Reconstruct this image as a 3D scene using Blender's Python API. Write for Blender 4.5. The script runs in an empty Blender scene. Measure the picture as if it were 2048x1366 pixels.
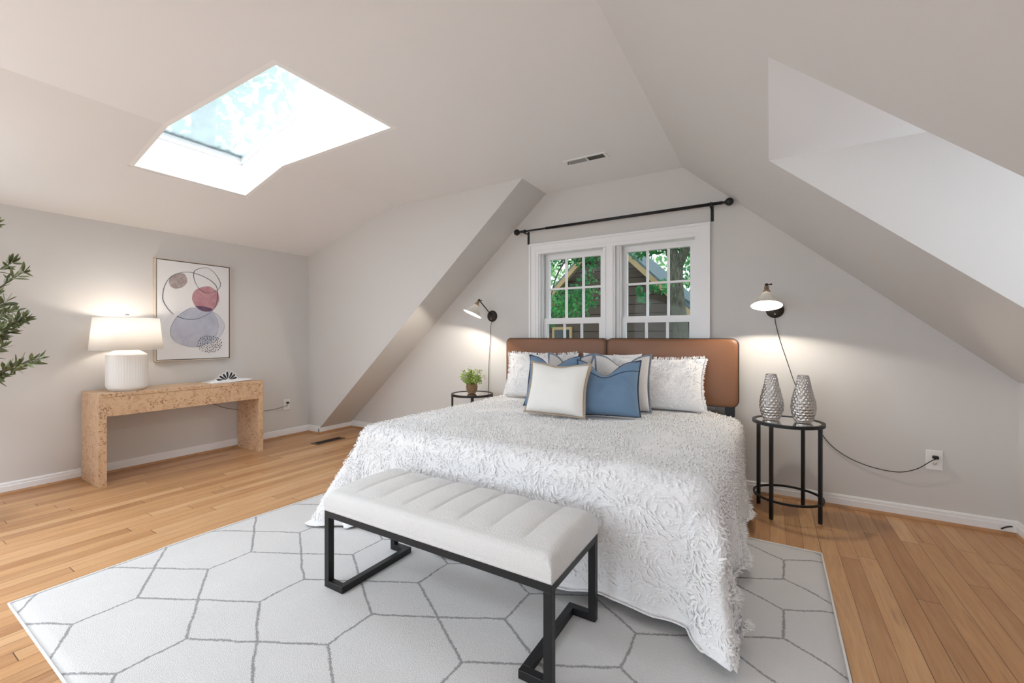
import bpy, bmesh, math, random
from mathutils import Vector, Matrix, noise
PI = math.pi
random.seed(7)
sc = bpy.context.scene
COL = sc.collection

# ------------------------------------------------------------------ helpers
ORI = {}          # object name -> world position of its local origin

class MB:
    """collects shapes, then links them as ONE mesh object"""
    def __init__(s):
        s.v = []; s.f = []; s.mi = []; s.sm = []
    def add(s, verts, faces, mi=0, smooth=False):
        b = len(s.v)
        s.v += [tuple(p) for p in verts]
        for f in faces:
            s.f.append(tuple(b + i for i in f)); s.mi.append(mi); s.sm.append(smooth)
    def box(s, x0, x1, y0, y1, z0, z1, mi=0, M=None, ch=0.0):
        if ch > 0:
            c = ch
            vs = []
            for x, sx in ((x0, 1), (x1, -1)):
                for y, sy in ((y0, 1), (y1, -1)):
                    for z, sz in ((z0, 1), (z1, -1)):
                        vs += [(x, y + sy * c, z + sz * c), (x + sx * c, y, z + sz * c), (x + sx * c, y + sy * c, z)]
            bm = bmesh.new()
            bv = [bm.verts.new(v) for v in vs]
            r = bmesh.ops.convex_hull(bm, input=bv)
            bmesh.ops.dissolve_limit(bm, angle_limit=0.01, verts=bm.verts[:], edges=bm.edges[:])
            bmesh.ops.recalc_face_normals(bm, faces=bm.faces[:])
            bm.verts.index_update()
            V = [v.co.copy() for v in bm.verts]
            F = [[v.index for v in f.verts] for f in bm.faces]
            bm.free()
            if M: V = [M @ v for v in V]
            s.add(V, F, mi); return
        vs = [Vector(p) for p in ((x0, y0, z0), (x1, y0, z0), (x1, y1, z0), (x0, y1, z0), (x0, y0, z1), (x1, y0, z1), (x1, y1, z1), (x0, y1, z1))]
        if M: vs = [M @ v for v in vs]
        s.add(vs, [(0, 3, 2, 1), (4, 5, 6, 7), (0, 1, 5, 4), (1, 2, 6, 5), (2, 3, 7, 6), (3, 0, 4, 7)], mi)
    def tube(s, pts, r, n=10, mi=0, cap=True, closed=False):
        pts = [Vector(p) for p in pts]
        m = len(pts)
        rs = r if isinstance(r, (list, tuple)) else [r] * m
        up = Vector((0, 0, 1)); prev = None; rings = []
        for i, p in enumerate(pts):
            if closed: d = pts[(i + 1) % m] - pts[i - 1]
            else: d = pts[min(i + 1, m - 1)] - pts[max(i - 1, 0)]
            d.normalize()
            if prev is None:
                a = d.cross(up)
                if a.length < 1e-3: a = d.cross(Vector((1, 0, 0)))
            else: a = prev - d * prev.dot(d)
            a.normalize(); prev = a; b = d.cross(a)
            rings.append([p + (a * math.cos(2 * PI * k / n) + b * math.sin(2 * PI * k / n)) * rs[i] for k in range(n)])
        vs = [q for R in rings for q in R]; fs = []
        for i in range(m if closed else m - 1):
            j = (i + 1) % m
            for k in range(n):
                k2 = (k + 1) % n
                fs.append((i * n + k, i * n + k2, j * n + k2, j * n + k))
        s.add(vs, fs, mi, True)
        if cap and not closed:
            s.add(rings[0], [tuple(reversed(range(n)))], mi); s.add(rings[-1], [tuple(range(n))], mi)
    def lathe(s, prof, M=None, n=32, mi=0, smooth=True):
        vs = []; fs = []
        for r, z in prof:
            for k in range(n):
                a = 2 * PI * k / n
                vs.append(Vector((r * math.cos(a), r * math.sin(a), z)))
        if M: vs = [M @ v for v in vs]
        for i in range(len(prof) - 1):
            for k in range(n):
                k2 = (k + 1) % n
                fs.append((i * n + k, i * n + k2, (i + 1) * n + k2, (i + 1) * n + k))
        s.add(vs, fs, mi, smooth)
    def grid(s, P, mi=0, smooth=True, flip=False):
        h = len(P); w = len(P[0]); vs = [p for r in P for p in r]; fs = []
        for i in range(h - 1):
            for j in range(w - 1):
                q = (i * w + j, i * w + j + 1, (i + 1) * w + j + 1, (i + 1) * w + j)
                fs.append(tuple(reversed(q)) if flip else q)
        s.add(vs, fs, mi, smooth)
    def sphere(s, c, r, n=16, m=10, mi=0, sc_=(1, 1, 1)):
        P = [[Vector((c[0] + r * sc_[0] * math.sin(PI * i / m) * math.cos(2 * PI * k / n), c[1] + r * sc_[1] * math.sin(PI * i / m) * math.sin(2 * PI * k / n), c[2] + r * sc_[2] * math.cos(PI * i / m))) for k in range(n + 1)] for i in range(m + 1)]
        s.grid(P, mi)
    def build(s, name, mats, parent=None, loc=None, weld=True):
        if not isinstance(mats, (list, tuple)): mats = [mats]
        if parent is not None: o0 = ORI[parent.name]
        else: o0 = Vector(loc) if loc is not None else Vector((0, 0, 0))
        me = bpy.data.meshes.new(name)
        me.from_pydata([(x - o0[0], y - o0[1], z - o0[2]) for x, y, z in s.v], [], s.f)
        for m in mats: me.materials.append(m)
        me.polygons.foreach_set('material_index', s.mi)
        me.polygons.foreach_set('use_smooth', s.sm)
        me.update()
        if weld:
            bm = bmesh.new(); bm.from_mesh(me)
            bmesh.ops.remove_doubles(bm, verts=bm.verts[:], dist=1e-5)
            bm.to_mesh(me); bm.free()
        o = bpy.data.objects.new(name, me); COL.objects.link(o)
        if parent is not None: o.parent = parent
        else: o.location = o0
        ORI[o.name] = Vector(o0)
        return o

def tag(o, label=None, cat=None, group=None, kind=None):
    if label: o['label'] = label
    if cat: o['category'] = cat
    if group: o['group'] = group
    if kind: o['kind'] = kind
    return o
def thing(name, loc, label, cat, group=None, kind=None):
    o = bpy.data.objects.new(name, None); COL.objects.link(o)
    o.location = loc; o.empty_display_size = .05; ORI[o.name] = Vector(loc)
    return tag(o, label, cat, group, kind)

def slab(poly, fn, off, holes=(), mb=None, mi=0):
    """flat polygon with holes in (u,v), mapped by fn to the room side and thickened by vector off"""
    bm = bmesh.new(); off = Vector(off)
    loops = [list(poly)] + [list(h) for h in holes]
    edges = []; bl = []
    for L in loops:
        vs = [bm.verts.new((u, v, 0)) for u, v in L]
        bl.append(len(L))
        for i in range(len(vs)): edges.append(bm.edges.new((vs[i], vs[(i + 1) % len(vs)])))
    bmesh.ops.triangle_fill(bm, edges=edges, use_beauty=True)
    bm.verts.ensure_lookup_table(); bm.verts.index_update()
    uv = [(v.co.x, v.co.y) for v in bm.verts]; F = [[v.index for v in f.verts] for f in bm.faces]
    bm.free()
    n = len(uv); A = [Vector(fn(*p)) for p in uv]; B = [p + off for p in A]
    faces = [tuple(f) for f in F] + [tuple(n + i for i in reversed(f)) for f in F]
    k = 0
    for L in bl:
        for i in range(L):
            a = k + i; b = k + (i + 1) % L
            faces.append((a, b, n + b, n + a))
        k += L
    mb = mb or MB(); mb.add(A + B, faces, mi)
    return mb
def fixn(o):
    bm = bmesh.new(); bm.from_mesh(o.data); bmesh.ops.recalc_face_normals(bm, faces=bm.faces[:]); bm.to_mesh(o.data); bm.free(); return o

# ------------------------------------------------------------------ materials
class NT:
    def __init__(s, name):
        s.m = bpy.data.materials.new(name); s.m.use_nodes = True
        s.t = s.m.node_tree; s.t.nodes.clear(); s.out = s.n('ShaderNodeOutputMaterial')
    def n(s, typ, ins=None, **kw):
        x = s.t.nodes.new(typ)
        for k, v in kw.items(): setattr(x, k, v)
        for k, v in (ins or {}).items(): s.set(x, k, v)
        return x
    def set(s, x, k, v):
        sock = x.inputs[k]
        if hasattr(v, 'is_linked') or hasattr(v, 'links'): s.t.links.new(v, sock)
        else: sock.default_value = v
    def math(s, op, a, b=None, c=None, clamp=False):
        x = s.n('ShaderNodeMath', operation=op, use_clamp=clamp); s.set(x, 0, a)
        if b is not None: s.set(x, 1, b)
        if c is not None: s.set(x, 2, c)
        return x.outputs[0]
    def mix(s, f, a, b, blend='MIX'):
        x = s.n('ShaderNodeMix', data_type='RGBA', blend_type=blend); s.set(x, 0, f); s.set(x, 6, a); s.set(x, 7, b); return x.outputs[2]
    def ramp(s, f, stops):
        x = s.n('ShaderNodeValToRGB'); s.set(x, 0, f); e = x.color_ramp.elements
        while len(e) < len(stops): e.new(.5)
        for i, (p, c) in enumerate(stops): e[i].position = p; e[i].color = c if len(c) == 4 else (*c, 1)
        return x.outputs[0]
    def coord(s, scale=(1, 1, 1), rot=(0, 0, 0), loc=(0, 0, 0), src='Object'):
        c = s.n('ShaderNodeTexCoord'); m = s.n('ShaderNodeMapping', {'Vector': c.outputs[src], 'Scale': scale, 'Rotation': rot, 'Location': loc}); return m.outputs[0]
    def noise(s, vec, scale, detail=2, rough=.5, dist=0):
        return s.n('ShaderNodeTexNoise', {'Vector': vec, 'Scale': scale, 'Detail': detail, 'Roughness': rough, 'Distortion': dist})
    def bump(s, h, strength=.3, dist=.01):
        return s.n('ShaderNodeBump', {'Height': h, 'Strength': strength, 'Distance': dist}).outputs[0]
    def bsdf(s, col, rough=.5, metal=0, normal=None, spec=.5, **kw):
        b = s.n('ShaderNodeBsdfPrincipled'); s.set(b, 'Base Color', col if hasattr(col, 'links') else (*col[:3], 1))
        s.set(b, 'Roughness', rough); s.set(b, 'Metallic', metal); s.set(b, 'Specular IOR Level', spec)
        if normal is not None: s.set(b, 'Normal', normal)
        for k, v in kw.items(): s.set(b, k.replace('_', ' '), v)
        return b.outputs[0]
    def done(s, sh): s.t.links.new(sh, s.out.inputs[0]); return s.m

def simple(name, col, rough=.5, metal=0, bump=None, spec=.5, vary=None):
    t = NT(name); nrm = None; c = (*col, 1)
    if bump:
        nz = t.noise(t.coord(), bump[0], 3); nrm = t.bump(nz.outputs[0], bump[1], bump[2] if len(bump) > 2 else .005)
    if vary:
        nz2 = t.noise(t.coord(), vary[0], 3); c = t.mix(nz2.outputs[0], (*[x * (1 - vary[1]) for x in col], 1), (*[min(1, x * (1 + vary[1])) for x in col], 1))
    return t.done(t.bsdf(c, rough, metal, nrm, spec))

M = {}
M['wall'] = simple('wall_paint', (.62, .605, .59), .75, bump=(180, .04, .002), spec=.25)
M['ceil'] = simple('ceiling_paint', (.80, .80, .81), .85, bump=(160, .05, .002), spec=.2)
M['shaft'] = simple('bright_white_paint', (.86, .86, .86), .8, bump=(160, .03, .002), spec=.2)
M['trim'] = simple('white_trim_paint', (.80, .80, .81), .35, bump=(60, .02, .002))
M['black'] = simple('black_metal', (.010, .010, .011), .42, bump=(120, .05, .002), spec=.4)
M['bronze'] = simple('dark_bronze', (.035, .027, .022), .42, .6, bump=(90, .06, .002))
M['cord'] = simple('black_cord', (.012, .010, .009), .55)
M['leather'] = None
M['plate'] = simple('white_plastic', (.78, .78, .78), .3)
M['socket'] = simple('ivory_plastic', (.72, .70, .62), .35)
M['dark'] = simple('dark_slot', (.02, .018, .016), .7)
M['cream'] = simple('cream_linen', (.78, .77, .74), .9, bump=(420, .25, .002), spec=.1)
M['tan'] = simple('tan_linen', (.40, .33, .255), .9, bump=(420, .3, .002), spec=.1)
M['navy'] = simple('dark_piping', (.055, .075, .115), .85, spec=.1)
M['plainwhite'] = simple('white_cotton', (.80, .79, .79), .9, bump=(30, .15, .01), spec=.1)
M['bluecushion'] = None
M['bench'] = simple('bench_boucle', (.665, .66, .655), .95, bump=(150, .8, .004), spec=.08)
M['silver'] = simple('hammered_silver', (.60, .59, .58), .27, 1.0, bump=(140, .12, .002))
M['ceramic'] = simple('white_ceramic', (.80, .80, .79), .35)
M['nickel'] = simple('brushed_nickel', (.55, .53, .50), .3, 1.0)
M['pot'] = None
M['paper'] = simple('white_paper', (.85, .85, .86), .7, spec=.2)
M['ink'] = simple('black_ink', (.014, .016, .02), .6)
M['soil'] = simple('dark_soil', (.03, .022, .016), .95, bump=(80, .6, .01))
M['bark'] = None
M['mattress'] = simple('grey_mattress_fabric', (.33, .32, .31), .9, bump=(200, .2, .002))
M['charcoal'] = simple('charcoal_fabric', (.05, .05, .055), .9, bump=(300, .3, .002))

def m_fur():
    t = NT('white_tufted_cotton'); co = t.coord()
    a = t.noise(t.coord((1, 2.2, 2.2)), 34, 4, .65); b = t.noise(co, 160, 2)
    h = t.math('ADD', a.outputs[0], t.math('MULTIPLY', b.outputs[0], .35))
    return t.done(t.bsdf((.835, .835, .845), .95, 0, t.bump(h, .55, .012), .08, Sheen_Weight=.2))
M['fur'] = m_fur()
M['tuft'] = simple('white_yarn', (.86, .86, .865), .95, spec=.05)

def m_leather():
    t = NT('tan_leather'); co = t.coord()
    v = t.n('ShaderNodeTexVoronoi', {'Vector': co, 'Scale': 260}); nz = t.noise(co, 3, 3)
    c = t.mix(nz.outputs[0], (.175, .074, .034, 1), (.25, .110, .052, 1))
    return t.done(t.bsdf(c, .42, 0, t.bump(v.outputs[0], .08, .002), .45))
M['leather'] = m_leather()
M['piping'] = simple('dark_leather_piping', (.030, .014, .010), .5)

def m_blue():
    t = NT('blue_velvet'); co = t.coord(); nz = t.noise(co, 7, 3, .6); f = t.noise(co, 500, 1)
    c = t.mix(nz.outputs[0], (.115, .195, .30, 1), (.165, .255, .37, 1))
    return t.done(t.bsdf(c, .75, 0, t.bump(t.math('ADD', nz.outputs[0], t.math('MULTIPLY', f.outputs[0], .05)), .35, .02), .2, Sheen_Weight=.55, Sheen_Roughness=.35))
M['bluecushion'] = m_blue()
def m_grey():
    t = NT('pale_grey_linen'); a = t.noise(t.coord((1, 1, 12)), 60, 2); b = t.noise(t.coord((12, 1, 1)), 60, 2)
    h = t.math('ADD', a.outputs[0], b.outputs[0])
    c = t.mix(a.outputs[0], (.50, .49, .49, 1), (.66, .64, .63, 1))
    return t.done(t.bsdf(c, .9, 0, t.bump(h, .3, .003), .1))
M['greylinen'] = m_grey()
M['greyedge'] = simple('grey_blue_edging', (.20, .235, .30), .9, bump=(400, .3, .002), spec=.1)

def m_floor():
    t = NT('oak_planks')
    c = t.n('ShaderNodeTexCoord').outputs['Object']; sp = t.n('ShaderNodeSeparateXYZ', {0: c}); x, y = sp.outputs[0], sp.outputs[1]
    W = .080
    xi = t.math('DIVIDE', x, W); ix = t.math('FLOOR', xi); fx = t.math('SUBTRACT', xi, ix)
    r1 = t.n('ShaderNodeTexWhiteNoise', {'W': ix}, noise_dimensions='1D').outputs[0]
    yl = t.math('ADD', t.math('DIVIDE', y, 1.45), t.math('MULTIPLY', r1, 7.3)); iy = t.math('FLOOR', yl); fy = t.math('SUBTRACT', yl, iy)
    idv = t.n('ShaderNodeCombineXYZ', {0: ix, 1: iy}).outputs[0]
    wn = t.n('ShaderNodeTexWhiteNoise', {'Vector': idv}, noise_dimensions='3D'); rnd = wn.outputs[0]; rc = wn.outputs[1]
    off = t.n('ShaderNodeVectorMath', {0: rc, 1: (13, 17, 5)}, operation='MULTIPLY').outputs[0]
    gv = t.n('ShaderNodeVectorMath', {0: c, 1: off}, operation='ADD').outputs[0]
    g1v = t.n('ShaderNodeMapping', {'Vector': gv, 'Scale': (9, .8, 1)}).outputs[0]
    g1 = t.noise(g1v, 2.2, 5, .55, 1.2).outputs[0]
    wv = t.n('ShaderNodeMapping', {'Vector': gv, 'Scale': (1, .055, 1)}).outputs[0]
    dn = t.noise(wv, 9, 3, .6).outputs[0]
    ring = t.math('SINE', t.math('MULTIPLY', dn, 70)); ring = t.math('MULTIPLY_ADD', ring, .5, .5)
    fine = t.noise(t.n('ShaderNodeMapping', {'Vector': gv, 'Scale': (60, 2.2, 1)}).outputs[0], 5, 3).outputs[0]
    base = t.ramp(rnd, [(0, (.38, .185, .078)), (.25, (.46, .238, .104)), (.55, (.52, .28, .126)), (.8, (.57, .325, .155)), (1, (.62, .38, .195))])
    col = t.mix(t.math('MULTIPLY', ring, .22), base, (.27, .125, .050, 1))
    col = t.mix(t.math('MULTIPLY', t.math('SUBTRACT', g1, .42, clamp=True), 1.2, clamp=True), col, (.60, .39, .22, 1))
    col = t.mix(t.math('MULTIPLY', t.math('SUBTRACT', fine, .5, clamp=True), .9), col, (.25, .12, .05, 1))
    # dark mineral streaks on some boards
    st = t.noise(t.n('ShaderNodeMapping', {'Vector': gv, 'Scale': (14, .9, 1)}).outputs[0], 2.4, 4, .6).outputs[0]
    st = t.math('MULTIPLY', t.math('SUBTRACT', st, .62, clamp=True), 6, clamp=True)
    col = t.mix(t.math('MULTIPLY', st, .75), col, (.13, .075, .045, 1))
    ex = t.math('MINIMUM', fx, t.math('SUBTRACT', 1, fx)); gx = t.math('LESS_THAN', ex, t.math('MULTIPLY_ADD', r1, .014, .006))
    ey = t.math('MINIMUM', fy, t.math('SUBTRACT', 1, fy)); gy = t.math('LESS_THAN', ey, .0012)
    gap = t.math('MAXIMUM', gx, gy)
    col = t.mix(t.math('MULTIPLY', gap, .85), col, (.06, .028, .014, 1))
    h = t.math('SUBTRACT', t.math('MULTIPLY', fine, .15), gap)
    rough = t.math('MULTIPLY_ADD', g1, .12, .30)
    return t.done(t.bsdf(col, rough, 0, t.bump(h, .25, .002), .4))
M['floor'] = m_floor()
M['oak'] = simple('oak_moulding', (.42, .22, .10), .4, vary=(14, .3))

def m_rug():
    t = NT('trellis_rug_pile'); c = t.coord(rot=(0, 0, math.radians(1.3)))
    wob = t.noise(c, 9, 2); fz = t.noise(c, 130, 2)
    d = t.n('ShaderNodeVectorMath', {0: wob.outputs[1], 1: (.5, .5, .5)}, operation='SUBTRACT').outputs[0]
    d = t.n('ShaderNodeVectorMath', {0: d, 3: .018}, operation='SCALE').outputs[0]
    d2 = t.n('ShaderNodeVectorMath', {0: fz.outputs[1], 1: (.5, .5, .5)}, operation='SUBTRACT').outputs[0]
    d2 = t.n('ShaderNodeVectorMath', {0: d2, 3: .016}, operation='SCALE').outputs[0]
    cc = t.n('ShaderNodeVectorMath', {0: t.n('ShaderNodeVectorMath', {0: c, 1: d}, operation='ADD').outputs[0], 1: d2}, operation='ADD').outputs[0]
    sp = t.n('ShaderNodeSeparateXYZ', {0: cc}); x, y = sp.outputs[0], sp.outputs[1]
    W, P = .4835, .4775; hg = .1375
    # x measured from a column of the trellis, y from a gap centre (rug-local coordinates, see build below)
    u = t.math('DIVIDE', x, W); fu = t.math('FRACT', u); up = t.math('ABSOLUTE', t.math('MULTIPLY_ADD', fu, 2, -1))
    v = t.math('FRACT', t.math('ADD', t.math('DIVIDE', y, P), .5)); dy = t.math('ABSOLUTE', t.math('MULTIPLY', t.math('SUBTRACT', v, .5), P))
    dl = t.math('MULTIPLY', t.math('ABSOLUTE', t.math('SUBTRACT', dy, t.math('MULTIPLY', up, hg))), .87)
    edge = t.math('MULTIPLY', t.math('SUBTRACT', 1, up), W / 2)
    seg = t.math('ADD', edge, t.math('MULTIPLY', t.math('LESS_THAN', dy, hg - .004), 10))
    dist = t.math('MINIMUM', dl, seg)
    line = t.math('SUBTRACT', 1, t.math('DIVIDE', t.math('SUBTRACT', dist, .0026, clamp=True), .0045, clamp=True), clamp=True)
    patch = t.noise(c, 3.5, 3).outputs[0]
    pile = t.mix(patch, (.63, .62, .615, 1), (.70, .69, .685, 1))
    fib = t.noise(t.coord((1, 3, 1), (0, 0, .6)), 170, 2).outputs[0]
    pile = t.mix(t.math('MULTIPLY', fib, .22), pile, (.55, .54, .535, 1))
    col = t.mix(t.math('MULTIPLY', line, .88), pile, (.26, .255, .26, 1))
    h = t.math('ADD', t.noise(c, 240, 2).outputs[0], fib)
    return t.done(t.bsdf(col, .97, 0, t.bump(h, .55, .006), .05))
M['rug'] = m_rug()
M['rugedge'] = simple('rug_binding', (.72, .71, .70), .9, bump=(300, .4, .003))

def m_burl():
    t = NT('burl_veneer'); co = t.coord()
    n1 = t.noise(co, 5, 4, .6, 1.2); n2 = t.noise(co, 13, 5, .65, 2.5)
    base = t.ramp(n2.outputs[0], [(.25, (.33, .165, .08)), (.42, (.52, .32, .18)), (.58, (.64, .44, .28)), (.75, (.48, .27, .15))])
    base = t.mix(t.math('MULTIPLY', n1.outputs[0], .35), base, (.66, .48, .32, 1))
    wob = t.n('ShaderNodeVectorMath', {0: co, 1: t.n('ShaderNodeVectorMath', {0: t.noise(co, 20, 2).outputs[1], 3: .06}, operation='SCALE').outputs[0]}, operation='ADD').outputs[0]
    v = t.n('ShaderNodeTexVoronoi', {'Vector': wob, 'Scale': 58}); eye = t.math('LESS_THAN', v.outputs[0], .36)
    cl = t.math('GREATER_THAN', t.noise(co, 11, 3, .6).outputs[0], .53)
    eye = t.math('MULTIPLY', eye, cl)
    col = t.mix(t.math('MULTIPLY', eye, .72), base, (.20, .085, .04, 1))
    return t.done(t.bsdf(col, .38, 0, None, .4))
M['burl'] = m_burl()

def m_glass(name, tint=(1, 1, 1), refl=.06, haze=0.0, hazecol=(.9, .95, .95)):
    t = NT(name)
    tr = t.n('ShaderNodeBsdfTransparent', {'Color': (*tint, 1)}).outputs[0]
    gl = t.n('ShaderNodeBsdfGlossy', {'Color': (1, 1, 1, 1), 'Roughness': .02}).outputs[0]
    fr = t.n('ShaderNodeFresnel', {'IOR': 1.35}).outputs[0]
    fr = t.math('MULTIPLY', fr, refl * 12, clamp=True) if refl > .05 else refl
    a = t.n('ShaderNodeMixShader', {0: fr, 1: tr, 2: gl}).outputs[0]
    if haze:
        nz = t.noise(t.coord(), 2.3, 4, .6); f = t.math('MULTIPLY', t.math('ADD', nz.outputs[0], .45), haze, clamp=True)
        tl = t.n('ShaderNodeBsdfTranslucent', {'Color': (*hazecol, 1)}).outputs[0]
        a = t.n('ShaderNodeMixShader', {0: f, 1: a, 2: tl}).outputs[0]
    return t.done(a)
M['glass'] = m_glass('window_glass', refl=.003)
M['skyglass'] = m_glass('hazy_skylight_glass', (.92, .95, .96), .05, .44)  # milky film stands in for the washed-out glare of the sky
M['tableglass'] = m_glass('clear_table_glass', (.93, .96, .95), .09)

def m_shade(name, col, trans, strength=0):
    t = NT(name); nz = t.noise(t.coord(), 220, 2)
    d = t.n('ShaderNodeBsdfDiffuse', {'Color': (*col, 1)}).outputs[0]
    tl = t.n('ShaderNodeBsdfTranslucent', {'Color': (*col, 1)}).outputs[0]
    return t.done(t.n('ShaderNodeMixShader', {0: trans, 1: d, 2: tl}).outputs[0])
M['shade_linen'] = m_shade('white_linen_shade', (.90, .89, .87), .50)
M['shade_glass'] = m_shade('frosted_cone_shade', (.66, .645, .61), .16)
def m_emit(name, col, s):
    t = NT(name); return t.done(t.n('ShaderNodeEmission', {'Color': (*col, 1), 'Strength': s}).outputs[0])
M['bulb'] = m_emit('glowing_bulb', (1, .86, .66), 22)

def m_leaf(name, c1, c2, trans=.35, sc_=6):
    t = NT(name); nz = t.noise(t.coord(), sc_, 2)
    c = t.mix(t.math('MULTIPLY_ADD', nz.outputs[0], 2.2, -.6, clamp=True), (*c1, 1), (*c2, 1))
    d = t.bsdf(c, .5, 0, None, .35); tl = t.n('ShaderNodeBsdfTranslucent', {'Color': c}).outputs[0]
    return t.done(t.n('ShaderNodeMixShader', {0: trans, 1: d, 2: tl}).outputs[0])
M['olive'] = m_leaf('olive_leaf', (.06, .075, .03), (.23, .26, .125), .15, 14)
M['box'] = m_leaf('boxwood_leaf', (.12, .22, .03), (.52, .66, .18), .25, 45)
M['maple'] = m_leaf('tree_leaf', (.020, .14, .055), (.20, .58, .20), .4, 1.6)
M['maple2'] = m_leaf('sunny_tree_leaf', (.10, .36, .12), (.50, .75, .36), .45, .8)  # paler greens put the sunlit look into the leaf colour
M['debris'] = simple('dead_leaf_litter', (.018, .035, .028), .9)

def m_bark():
    t = NT('grey_bark'); a = t.noise(t.coord((7, 7, 1.2)), 6, 4, .65)
    c = t.ramp(a.outputs[0], [(.3, (.055, .05, .04)), (.6, (.17, .165, .13)), (.8, (.25, .25, .20))])
    return t.done(t.bsdf(c, .9, 0, t.bump(a.outputs[0], .8, .03), .1))
M['bark'] = m_bark()
def m_siding():
    t = NT('brown_lap_siding'); c = t.n('ShaderNodeTexCoord').outputs['Object']; sp = t.n('ShaderNodeSeparateXYZ', {0: c})
    f = t.math('FRACT', t.math('DIVIDE', sp.outputs[2], .25)); ln = t.math('LESS_THAN', f, .09)
    nz = t.noise(c, 2, 3)
    base = t.mix(nz.outputs[0], (.105, .072, .062, 1), (.135, .095, .083, 1))
    return t.done(t.bsdf(t.mix(ln, base, (.028, .02, .02, 1)), .7, 0, t.bump(f, .3, .03), .2))
M['siding'] = m_siding()
M['soffit'] = simple('tan_fascia_paint', (.50, .33, .17), .6, vary=(3, .2))
M['shingle'] = simple('blue_grey_shingle', (.12, .165, .19), .8, bump=(14, .6, .03), vary=(8, .4))
M['darkpane'] = simple('dark_window_pane', (.035, .045, .045), .08)
M['grass'] = simple('lawn_grass', (.06, .16, .03), .95, bump=(6, .5, .05), vary=(1.2, .4))
M['exterior'] = simple('exterior_board', (.30, .28, .26), .8)
def m_pot():
    t = NT('woven_seagrass'); c = t.coord(); w = t.n('ShaderNodeTexWave', {'Vector': c, 'Scale': 28, 'Distortion': 3.5, 'Detail': 2}, bands_direction='Z')
    n2 = t.noise(c, 90, 2)
    col = t.mix(w.outputs[1], (.10, .055, .028, 1), (.46, .31, .18, 1)); col = t.mix(t.math('MULTIPLY', n2.outputs[0], .4), col, (.30, .19, .11, 1))
    return t.done(t.bsdf(col, .85, 0, t.bump(w.outputs[1], .7, .006), .15))
M['pot'] = m_pot()
def m_wc(name, c1, c2, sc_, a=1.0):
    t = NT(name); nz = t.noise(t.coord(), sc_, 4, .6, .6)
    return t.done(t.bsdf(t.mix(t.math('MULTIPLY_ADD', nz.outputs[0], 2, -.5, clamp=True), (*c1, 1), (*c2, 1)), .85, 0, None, .1))
M['canvas'] = simple('painted_canvas', (.74, .73, .735), .9, bump=(600, .2, .001), spec=.1)
M['w_brown'] = m_wc('brown_wash', (.23, .17, .165), (.50, .44, .43), 16)
M['w_pink'] = m_wc('pink_wash', (.40, .19, .22), (.55, .33, .36), 12)
M['w_maroon'] = m_wc('maroon_wash', (.12, .07, .12), (.22, .13, .19), 12)
M['w_blue'] = m_wc('blue_grey_wash', (.38, .40, .49), (.56, .57, .65), 6)
M['w_blue2'] = m_wc('pale_blue_wash', (.55, .565, .63), (.62, .63, .68), 6)
M['w_halo'] = m_wc('halo_wash', (.68, .68, .70), (.71, .71, .73), 8)
M['lightwood'] = simple('pale_wood', (.62, .52, .42), .5, vary=(20, .12))

# ------------------------------------------------------------------ room shell
H = 1.17; YB = 3.685; YC = 3.225; XL = -4.86; XR = 1.25; YR = -3.0
XCL, XCR, ZC = -1.838, -.605, 2.537       # flat ceiling edges
XK = -3.35                                # kink between flat and shed ceiling
SR = .884; ZR = ZC - SR * (XR - XCR)      # right slope
SL = (ZC - .06) / (4.65 + XCL)            # left slope
SS = .2576
zs = lambda x: ZC - SS * (XK - x)         # shed ceiling
ZL = zs(XL)
zr = lambda x: ZC - SR * (x - XCR)
def struct(o): o['kind'] = 'structure'; return fixn(o)

mb = MB(); mb.box(-5.1, 1.5, -3.25, 3.9, -.12, 0); struct(mb.build('floor', M['floor']))
WX0, WX1, WZ0, WZ1 = -1.914, -.500, .62, 1.975
struct(slab([(-4.65, -.05), (1.3, -.05), (1.3, ZR - .02), (XR, ZR), (XCR, ZC), (XCL, ZC), (-4.65, .06)], lambda u, v: (u, YB, v), (0, .17, 0),
     [[(WX0, WZ0), (WX1, WZ0), (WX1, WZ1), (WX0, WZ1)]]).build('wall_back', M['wall']))
struct(slab([(XL, -.05), (-4.65, -.05), (-4.65, .06), (XCL, ZC), (XK, ZC), (XL, ZL)], lambda u, v: (u, YC, v), (0, .03, 0)).build('wall_alcove', M['wall']))
# left slope strip and low kneewall between alcove wall and back wall
mb = slab([(XCL, YC + .03), (-4.65, YC + .03), (-4.65, YB + .1), (XCL, YB + .1)], lambda u, v: (u, v, ZC - SL * (XCL - u)), (-.1, 0, .1))
struct(mb.build('ceiling_slope_left', M['wall']))
mb = MB(); mb.box(-4.75, -4.65, YC + .03, YB + .1, -.05, .06); struct(mb.build('wall_knee_left', M['wall']))
LW = (-1.7, .1, .75, 1.95)
struct(slab([(YR - .1, -.05), (YC + .1, -.05), (YC + .1, ZL + .02), (YR - .1, ZL + .02)], lambda u, v: (XL, u, v), (-.15, 0, 0),
     [[(LW[0], LW[2]), (LW[1], LW[2]), (LW[1], LW[3]), (LW[0], LW[3])]]).build('wall_left', M['wall']))
SX0, SX1, SY0, SY1 = -3.905, -2.13, 1.235, 1.995
SB0, SB1 = -1.28, -.52      # unseen second skylight, added behind the camera to light the room
mb = slab([(XCR, YR - .1), (XCR, YB + .1), (XCL, YB + .1), (XCL, YC + .05), (XK, YC + .05), (XK, SY1 + .03), (SX1 + .03, SY1 + .03), (SX1 + .03, SY0 - .03), (XK, SY0 - .03), (XK, SB1 + .03), (SX1 + .03, SB1 + .03), (SX1 + .03, SB0 - .03), (XK, SB0 - .03), (XK, YR - .1)], lambda u, v: (u, v, ZC), (0, 0, .06))
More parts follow.
